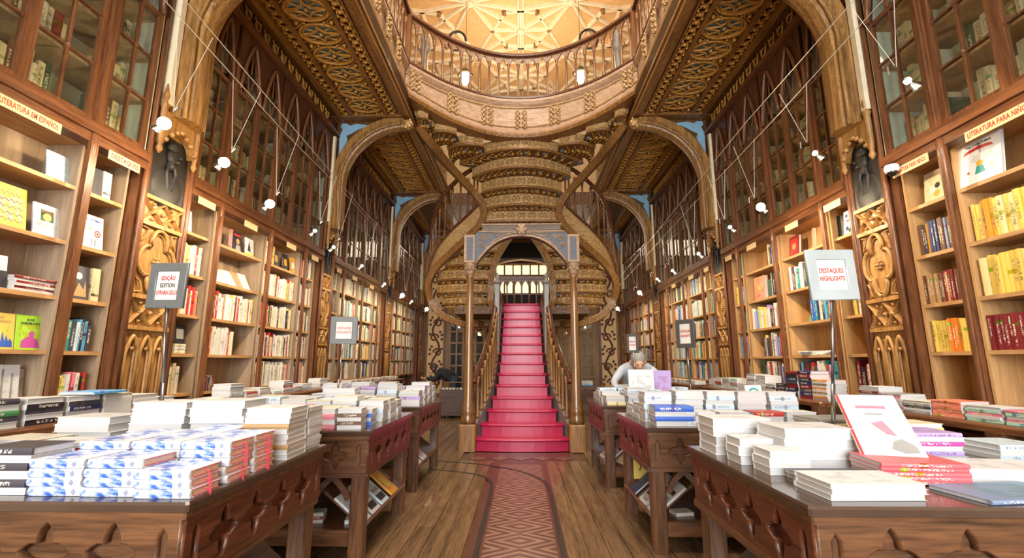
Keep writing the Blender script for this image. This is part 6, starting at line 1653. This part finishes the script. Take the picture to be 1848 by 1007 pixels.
# ------------------------------------------------------------------ cable lights
for s, nm, wires in ((-1, 'left', [[(-2.6, 2.4, 3.84), (-2.6, 4.54, 3.70), (-2.6, 6.4, 3.66), (-2.7, 14.0, 3.3)], [(-2.45, 2.4, 3.84), (-2.45, 4.72, 3.68), (-2.45, 8.0, 3.45), (-2.55, 14.0, 3.25)]]),
                     (1, 'right', [[(2.45, 2.4, 3.84), (2.45, 4.7, 3.78), (2.5, 8.0, 3.6), (2.6, 14.0, 3.3)], [(2.6, 2.4, 3.80), (2.6, 4.5, 3.66), (2.6, 7.0, 3.55), (2.72, 14.0, 3.25)]])):
    for i, wp in enumerate(wires):
        mb = MB(); mb.tube(wp, 0.0034, 5, up=(0, 0, 1)); tag(mb.build('light_cable', M_WIRE), 'thin steel light cable along the %s wall, the %s of the pair' % (nm, ['outer', 'inner'][i]), 'cable')
def lamp(s, x, y, zl, on, label, white=False):
    t = thing('spot_lamp', label, 'lamp', (x, y, zl), 'spotlights hung from the cables')
    top = 3.75 - 0.045 * (y - 3)
    for xx, dy in ((s * 2.6, -0.02), (s * 2.45, 0.16)):
        mb = MB(); mb.tube([(xx, y + dy, top), (x, y, zl + 0.05)], 0.0023, 4, up=(0, 1, 0)); mb.build('suspension_wire', M_WIRE, t)
    a = 0.9 if s < 0 else -0.9
    M = T(x, y, zl) @ RY(a)
    mb = MB(); mb.lathe([(0.012, 0.0), (0.016, -0.02), (0.016, -0.05), (0.02, -0.055), (0.032, -0.10), (0.034, -0.105)], 10); link('housing', mb.mesh('housing', M_CHROME), t, M @ RX(PI) @ T(0, 0, 0.05) @ RX(PI))
    mb = MB(); mb.ball((0, 0, -0.075), 0.045 if on > 25 else 0.024, n=10, m=6); link('bulb', mb.mesh('bulb', M_BULB if on > 25 else M_BULBW), t, M)
    mb = MB(); mb.tube([(0, 0, 0.05), (s * -0.03, 0, 0.08), (s * -0.06, 0, 0.06), (s * -0.06, 0, 0.0)], 0.005, 5, up=(0, 1, 0)); link('hook', mb.mesh('hook', M_CHROME), t, T(x, y, zl))
    if on:
        d = bpy.data.lights.new('spot_lamp_light', 'SPOT'); d.energy = on * 1.2; d.color = (1.0, 0.80, 0.55); d.shadow_soft_size = 0.04; d.spot_size = math.radians(140); d.spot_blend = 0.6
        lo = bpy.data.objects.new('spot_lamp_light', d); C.objects.link(lo); lo.location = (x + s * 0.03, y, zl - 0.13); lo.rotation_euler = Vector((s * 0.75, 0.1, -0.66)).to_track_quat('-Z', 'Y').to_euler()
for i, (y, zl, on) in enumerate(((3.07, 2.97, 27), (3.76, 2.98, 32), (4.53, 2.87, 36), (5.59, 2.89, 18), (6.19, 2.83, 20), (7.35, 2.81, 20), (8.64, 2.73, 20), (9.96, 2.70, 40), (10.86, 2.69, 18), (12.6, 2.7, 30))):
    lamp(-1, -2.55, y, zl, on, '%s spotlight from the street end on the left cable%s' % (o_[i] if i < 7 else ordn(i + 1), ', glowing' if on > 25 else ''))
for i, (y, zl, on) in enumerate(((2.89, 3.12, 20), (3.90, 3.08, 20), (4.88, 2.92, 56), (5.64, 2.92, 20), (6.7, 2.83, 20), (7.91, 2.82, 20), (8.83, 2.84, 20), (10.2, 2.78, 26), (12.6, 2.7, 30))):
    lamp(1, 2.55, y, zl, on, '%s spotlight from the street end on the right cable%s' % (o_[i] if i < 7 else ordn(i + 1), ', glowing' if on > 25 else ''))
# dome camera under the ledge, white cable by the right table
dc = thing('dome_camera', 'small white and black dome camera under the ledge beside the first right pilaster', 'camera', (3.24, 3.90, 2.84))
MB().lathe([(0.05, 2.90), (0.055, 2.88), (0.055, 2.855), (0.045, 2.84)], 12, (3.24, 3.88, 0)).build('housing', M_WHITE, dc)
MB().ball((3.24, 3.88, 2.842), 0.04, n=12, m=8).build('dome', plain('dome_black', '141416', 0.1), dc)
mb = MB(); mb.tube(spline([(1.12, 2.36, 0.50), (1.11, 2.30, 0.46), (1.13, 2.22, 0.36), (1.20, 2.12, 0.2), (1.25, 2.08, 0.06), (1.34, 2.02, 0.008)], 5), 0.008, 7, up=(0, 1, 0)); tag(mb.build('power_cable', M_WHITE), 'white power cable hanging below the front right table', 'cable')

# ------------------------------------------------------------------ rear wall: glazed cupboards, scroll panels, bright window
for s, nm in ((-1, 'left'), (1, 'right')):
    xa = s * 2.95
    t = thing('scroll_panel', 'cream panel painted with a brown vine scroll on the rear wall, %s side' % nm, 'panel', (xa, 15.98, 0.2), 'painted vine panels')
    blk('panel_board', M_SCROLLBG, t, xa - 0.28, xa + 0.28, 15.95, 15.99, 0.2, 4.6)
    vine = [(xa + 0.12 * math.sin(k * 0.55), 15.94, 0.3 + k * 0.1) for k in range(42)]
    mb = MB(); mb.tube(vine, 0.034, 4, up=(0, 1, 0), flat=0.3); mb.build('vine', M_SCROLL, t)
    for k in range(8):
        zc_ = 0.55 + k * 0.5; sg = 1 if k % 2 else -1
        cx_ = xa - sg * 0.06
        mb = MB(); mb.tube([(cx_ + sg * 0.15 * (1 - q / 20) * math.cos(q * 0.5), 15.94, zc_ + 0.15 * (1 - q / 20) * math.sin(q * 0.5)) for q in range(17)], 0.028, 4, up=(0, 1, 0), flat=0.3); mb.build('scroll', M_SCROLL, t)
        for dx, dz in ((0.2, 0.1), (0.2, -0.05), (-0.2, 0.12), (0.14, 0.2)):
            mb = MB(); mb.lathe([(0.05, 15.93), (0.05, 15.945)], 6, (xa + sg * dx, 0, zc_ + dz), 'Y', smooth=False); mb.build('leaf', M_SCROLL, t)
    blk('border', W_CASE['Z'], t, xa - s * 0.29 - 0.04, xa - s * 0.29 + 0.04, 15.93, 15.99, 0.0, 4.6)
    for j, (ca, cb) in enumerate(((1.95, 2.5), (1.25, 1.9))):
        c = thing('glazed_cupboard', '%s-hand rear wall cupboard with glazed grid door, %s' % (nm, ['outer one', 'inner one']  [j]), 'cupboard', (s * (ca + cb) / 2, 15.8, 0), 'glazed cupboards on the rear wall')
        xa_, xb_ = min(s * ca, s * cb), max(s * ca, s * cb)
        blk('carcass', W_OAK['Z'], c, xa_, xb_, 15.92, 15.99, 0.0, 2.9)
        blk('inner_sheet', M_DARK if (s < 0) else W_OAK['Z'], c, xa_ + 0.07, xb_ - 0.07, 15.905, 15.92, 0.35, 2.75)  # thin sheet; black on the left, cupboard shade put into its colour
        for xx in (xa_ + 0.05, (xa_ + xb_) / 2, xb_ - 0.05): blk('stile', W_OAK['Z'], c, xx - 0.03, xx + 0.03, 15.85, 15.9, 0.3, 2.8)
        for r in range(7): blk('rail', W_OAK['X'], c, xa_ + 0.03, xb_ - 0.03, 15.86, 15.9, 0.33 + r * 0.38, 0.38 + r * 0.38)
        blk('pane', M_GLASS, c, xa_ + 0.06, xb_ - 0.06, 15.875, 15.88, 0.36, 2.7)
        blk('plinth', W_CASE['X'], c, xa_, xb_, 15.84, 15.92, 0.0, 0.3)
wn = struct(link('window_1', None, None, T(0, 15.6, 3)))
wn['label'] = 'bright window with pointed tracery beyond the stair landing'
blk('glass', M_WINGLOW, wn, -0.95, 0.95, 15.93, 15.96, 3.55, 4.6)
blk('shade_sheet', M_DARK, wn, -1.2, 1.2, 15.95, 15.99, 0.3, 5.4)  # added black sheet: the darkness around the window painted as colour
mb = MB(); mb.sweep([(-0.95, 15.88, 4.55), (-0.5, 15.88, 4.70), (0, 15.88, 4.76), (0.5, 15.88, 4.70), (0.95, 15.88, 4.55)], [(-0.04, -0.03), (0.04, -0.03), (0.04, 0.03), (-0.04, 0.03)]); mb.build('pediment', M_PORTAL, wn)
for k in range(7):
    xx = -0.9 + k * 0.3
    blk('mullion', W_CASE['Z'], wn, xx - 0.025, xx + 0.025, 15.86, 15.93, 3.5, 4.6)
for zz_ in (3.55, 4.2, 4.6): blk('transom', W_CASE['X'], wn, -0.95, 0.95, 15.85, 15.93, zz_ - 0.03, zz_ + 0.03)
# cart of books, low side table beyond the stair
ct = thing('book_cart', 'dark wooden book bin on castors behind the left column', 'book bin', (-1.55, 10.7, 0), )
blk('front', M_CRATE, ct, -1.83, -1.28, 10.5, 10.53, 0.06, 0.62); blk('back', M_CRATE, ct, -1.83, -1.28, 10.97, 11.0, 0.06, 0.62)
blk('side', M_CRATE, ct, -1.83, -1.80, 10.53, 10.97, 0.06, 0.62); blk('side', M_CRATE, ct, -1.31, -1.28, 10.53, 10.97, 0.06, 0.62); blk('floor_board', M_CRATE, ct, -1.8, -1.31, 10.53, 10.97, 0.06, 0.45)
for cx_ in (-1.78, -1.33):
    for cy_ in (10.55, 10.95): MB().lathe([(0.03, -0.012), (0.03, 0.012)], 8, (cx_, cy_, 0.03), 'X').build('castor', M_BRONZE, ct)
mb = MB(); mb.tube([(-1.8, 10.97, 0.6), (-1.8, 10.97, 0.76), (-1.3, 10.97, 0.76), (-1.3, 10.97, 0.6)], 0.012, 6, up=(0, 1, 0)); mb.build('handle', W_OAK['X'], ct)
for i in range(6):
    o = link('stacked_book', BOOK, None, T(-1.78 + 0.078 * i, 10.75, 0.452) @ RZ(-PI / 2) @ S(0.2, 0.05, 0.2)); o.color = (*CRGB[['white', 'cream', 'ivory', 'white', 'tan', 'white'][i]], 1)
    tag(o, '%s book standing in the dark bin, %s along' % (['white', 'cream', 'ivory', 'white', 'tan', 'white'][i], ordn(i + 1)), 'book', 'books in the bin')
rt = thing('side_table', 'small dark table with a pale stack beyond the right column', 'table', (1.6, 11.5, 0))
blk('top', W_TABLE['X'], rt, 1.28, 1.95, 11.2, 11.8, 0.62, 0.66)
for xx in (1.32, 1.91):
    for yy in (11.24, 11.76): blk('leg', W_TABLE['Z'], rt, xx - 0.03, xx + 0.03, yy - 0.03, yy + 0.03, 0, 0.62)
blk('shelf', W_TABLE['X'], rt, 1.32, 1.91, 11.24, 11.76, 0.25, 0.28)
for i in range(4):
    o = link('stacked_book', BOOK, None, T(1.55, 11.4, 0.661 + i * 0.03) @ FLAT @ T(-0.1, 0, -0.13) @ S(0.2, 0.029, 0.26)); o.color = (*CRGB[['sky blue', 'white', 'white', 'ivory'][i]], 1)
    tag(o, '%s book, %s up, on the small dark table' % (['sky blue', 'white', 'white', 'ivory'][i], ordn(i + 1)), 'stacked book', 'books on the small dark table')

# ------------------------------------------------------------------ people
def person(name, label, joints, edges, cloth, legs, hair, head, face_dir, loc):
    """one continuous skinned body; joints: name -> (pos, radius)"""
    t = thing(name, label, 'person', loc)
    keys = list(joints)
    me = bpy.data.meshes.new('body')
    me.from_pydata([joints[k][0] for k in keys], [(keys.index(a), keys.index(b)) for a, b in edges], [])
    tmp = bpy.data.objects.new('body_tmp', me); C.objects.link(tmp)
    sk = tmp.modifiers.new('skin', 'SKIN'); sk.use_smooth_shade = True
    for i, k in enumerate(keys):
        r = joints[k][1]
        me.skin_vertices[0].data[i].radius = (r, r) if not isinstance(r, tuple) else r
        me.skin_vertices[0].data[i].use_root = (k == 'pelvis')
    sb = tmp.modifiers.new('sub', 'SUBSURF'); sb.levels = 2; sb.render_levels = 2
    dg = bpy.context.evaluated_depsgraph_get()
    out = bpy.data.meshes.new_from_object(tmp.evaluated_get(dg))
    bpy.data.objects.remove(tmp)
    out.materials.clear()
    for m in (cloth, legs, M_SKIN): out.materials.append(m)
    skin_k = [k for k in keys if k in ('neck', 'head', 'crown') or 'hand' in k or 'finger' in k or 'thumb' in k]
    leg_k = [k for k in keys if 'knee' in k or 'ankle' in k or 'toe' in k or 'hip' in k]
    for p in out.polygons:
        c = p.center; k = min(keys, key=lambda q: (Vector(joints[q][0]) - c).length - 0.5 * (joints[q][1] if not isinstance(joints[q][1], tuple) else joints[q][1][0]))
        p.material_index = 2 if k in skin_k else (1 if k in leg_k else 0)
        p.use_smooth = True
    link('body', out, t)
    hc = Vector(head); fd = Vector(face_dir).normalized(); up_ = Vector((0, 0, 1)); sd = fd.cross(up_).normalized(); uu = sd.cross(fd).normalized()
    mb = MB(); mb.ball(hc - fd * 0.02 + uu * 0.025, 0.108, 0.92, 1.0, 1.05, 12, 8); mb.build('hair', hair, t)
    mb = MB(); mb.ball(hc + fd * 0.06 - uu * 0.01, 0.07, 0.9, 0.9, 1.2, 10, 8); fo = mb.build('face', M_SKIN, t)
    mb = MB(); mb.ball(hc + fd * 0.125 - uu * 0.02, 0.018, n=6, m=5); mb.build('nose', M_SKIN, fo)
    for sg in (-1, 1):
        mb = MB(); mb.ball(hc + fd * 0.115 + sd * sg * 0.028 + uu * 0.012, 0.009, n=6, m=5); mb.build('eye', M_INKB, fo)
        mb = MB(); mb.ball(hc + sd * sg * 0.1 - uu * 0.01, 0.022, 0.6, 1, 1.3, 6, 5); mb.build('ear', M_SKIN, fo)
    mb = MB(); mb.tube([hc + fd * 0.118 + sd * -0.02 - uu * 0.055, hc + fd * 0.124 - uu * 0.058, hc + fd * 0.118 + sd * 0.02 - uu * 0.055], 0.006, 4, up=(0, 1, 0)); mb.build('mouth', pm_['pink'], fo)
    return t
def hand(J, E, pre, wrist, d, side):
    """palm and five bent fingers from the wrist, pointing along d"""
    w = Vector(wrist); d = Vector(d).normalized(); sd = Vector(side).normalized(); dn = d.cross(sd).normalized()
    J[pre + '_hand'] = (tuple(w + d * 0.06), 0.03); E.append((pre + '_wrist', pre + '_hand'))
    for i, (o, l) in enumerate(((-0.028, 0.07), (-0.009, 0.08), (0.01, 0.075), (0.028, 0.06))):
        a = w + d * 0.09 + sd * o; b = a + d * l * 0.55 + dn * -0.008; c_ = b + d * l * 0.35 - dn * 0.03
        J['%s_finger%da' % (pre, i)] = (tuple(a), 0.009); J['%s_finger%db' % (pre, i)] = (tuple(b), 0.008); J['%s_finger%dc' % (pre, i)] = (tuple(c_), 0.007)
        E += [(pre + '_hand', '%s_finger%da' % (pre, i)), ('%s_finger%da' % (pre, i), '%s_finger%db' % (pre, i)), ('%s_finger%db' % (pre, i), '%s_finger%dc' % (pre, i))]
    a = w + d * 0.05 - sd * 0.045; b = a + d * 0.04 - sd * 0.012
    J[pre + '_thumb_a'] = (tuple(a), 0.01); J[pre + '_thumb_b'] = (tuple(b), 0.008); E += [(pre + '_hand', pre + '_thumb_a'), (pre + '_thumb_a', pre + '_thumb_b')]
# browsing figure bent over the table beside the bin
J = {'pelvis': ((-1.68, 11.45, 0.80), 0.2), 'belly': ((-1.76, 11.43, 0.88), 0.2), 'chest': ((-1.93, 11.40, 0.98), 0.2), 'neck': ((-2.05, 11.38, 1.06), 0.06), 'head': ((-2.11, 11.36, 1.06), 0.085), 'crown': ((-2.17, 11.35, 1.07), 0.06),
     'a_shoulder': ((-1.98, 11.25, 0.98), 0.07), 'a_elbow': ((-2.08, 11.18, 0.80), 0.06), 'a_wrist': ((-2.24, 11.16, 0.85), 0.036), 'b_shoulder': ((-1.98, 11.55, 0.98), 0.07), 'b_elbow': ((-2.1, 11.62, 0.80), 0.06), 'b_wrist': ((-2.24, 11.6, 0.85), 0.036),
     'a_hip': ((-1.64, 11.36, 0.80), 0.10), 'a_knee': ((-1.68, 11.34, 0.46), 0.068), 'a_ankle': ((-1.62, 11.34, 0.09), 0.045), 'a_toe': ((-1.78, 11.33, 0.04), 0.035), 'b_hip': ((-1.64, 11.56, 0.80), 0.10), 'b_knee': ((-1.68, 11.58, 0.46), 0.068), 'b_ankle': ((-1.62, 11.58, 0.09), 0.045), 'b_toe': ((-1.78, 11.59, 0.04), 0.035)}
E_ = [('pelvis', 'belly'), ('belly', 'chest'), ('chest', 'neck'), ('neck', 'head'), ('head', 'crown')]
for q in 'ab': E_ += [('chest', q + '_shoulder'), (q + '_shoulder', q + '_elbow'), (q + '_elbow', q + '_wrist'), ('pelvis', q + '_hip'), (q + '_hip', q + '_knee'), (q + '_knee', q + '_ankle'), (q + '_ankle', q + '_toe')]
hand(J, E_, 'a', (-2.24, 11.16, 0.85), (-1, 0.05, -0.1), (0, 1, 0)); hand(J, E_, 'b', (-2.24, 11.6, 0.85), (-1, -0.05, -0.1), (0, -1, 0))
person('person', 'person in a black jacket bending over the books near the bin', J, E_, M_BLACKCL, M_JEANS, M_HAIR, (-2.14, 11.36, 1.06), (-0.9, -0.15, -0.45), (-1.66, 11.45, 0))
# pale-clothed visitor leaning over behind the third right table
ox, oy = 1.58, 6.55
J = {'pelvis': ((ox + 0.02, oy + 0.22, 0.88), 0.165), 'belly': ((ox, oy + 0.12, 1.0), 0.15), 'chest': ((ox - 0.02, oy - 0.08, 1.13), 0.165), 'neck': ((ox - 0.03, oy - 0.2, 1.20), 0.06), 'head': ((ox - 0.04, oy - 0.28, 1.21), 0.08), 'crown': ((ox - 0.04, oy - 0.32, 1.24), 0.06),
     'a_shoulder': ((ox - 0.22, oy - 0.08, 1.10), 0.07), 'a_elbow': ((ox - 0.36, oy - 0.2, 0.95), 0.05), 'a_wrist': ((ox - 0.36, oy - 0.42, 0.86), 0.034), 'b_shoulder': ((ox + 0.18, oy - 0.08, 1.10), 0.07), 'b_elbow': ((ox + 0.32, oy - 0.18, 0.98), 0.05), 'b_wrist': ((ox + 0.28, oy - 0.40, 0.88), 0.034),
     'a_hip': ((ox - 0.09, oy + 0.22, 0.82), 0.10), 'a_knee': ((ox - 0.1, oy + 0.2, 0.47), 0.068), 'a_ankle': ((ox - 0.1, oy + 0.24, 0.09), 0.045), 'a_toe': ((ox - 0.11, oy + 0.1, 0.04), 0.035), 'b_hip': ((ox + 0.12, oy + 0.22, 0.82), 0.10), 'b_knee': ((ox + 0.13, oy + 0.2, 0.47), 0.068), 'b_ankle': ((ox + 0.13, oy + 0.24, 0.09), 0.045), 'b_toe': ((ox + 0.14, oy + 0.1, 0.04), 0.035)}
E_ = [('pelvis', 'belly'), ('belly', 'chest'), ('chest', 'neck'), ('neck', 'head'), ('head', 'crown')]
for q in 'ab': E_ += [('chest', q + '_shoulder'), (q + '_shoulder', q + '_elbow'), (q + '_elbow', q + '_wrist'), ('pelvis', q + '_hip'), (q + '_hip', q + '_knee'), (q + '_knee', q + '_ankle'), (q + '_ankle', q + '_toe')]
hand(J, E_, 'a', (ox - 0.36, oy - 0.42, 0.86), (0.1, -1, -0.15), (1, 0, 0)); hand(J, E_, 'b', (ox + 0.28, oy - 0.40, 0.88), (-0.1, -1, -0.15), (-1, 0, 0))
person('person', 'person in a pale grey jumper leaning over the third right table', J, E_, M_GREYCL, M_JEANS, M_HAIRG, (ox - 0.04, oy - 0.28, 1.22), (0, -0.9, -0.5), (ox, oy + 0.2, 0))

dup_labels = {k: v for k, v in LABELS.items() if len(v) > 1}
if dup_labels: print('DUPLICATE LABELS', len(dup_labels), list(dup_labels.items())[:8])
print('OBJECT COUNT', len(bpy.data.objects), 'shelf', len(SHELF_SPECS), 'stack', len(STACK_SPECS), 'old', len(OLD_SPECS), 'tile', len(TILE))
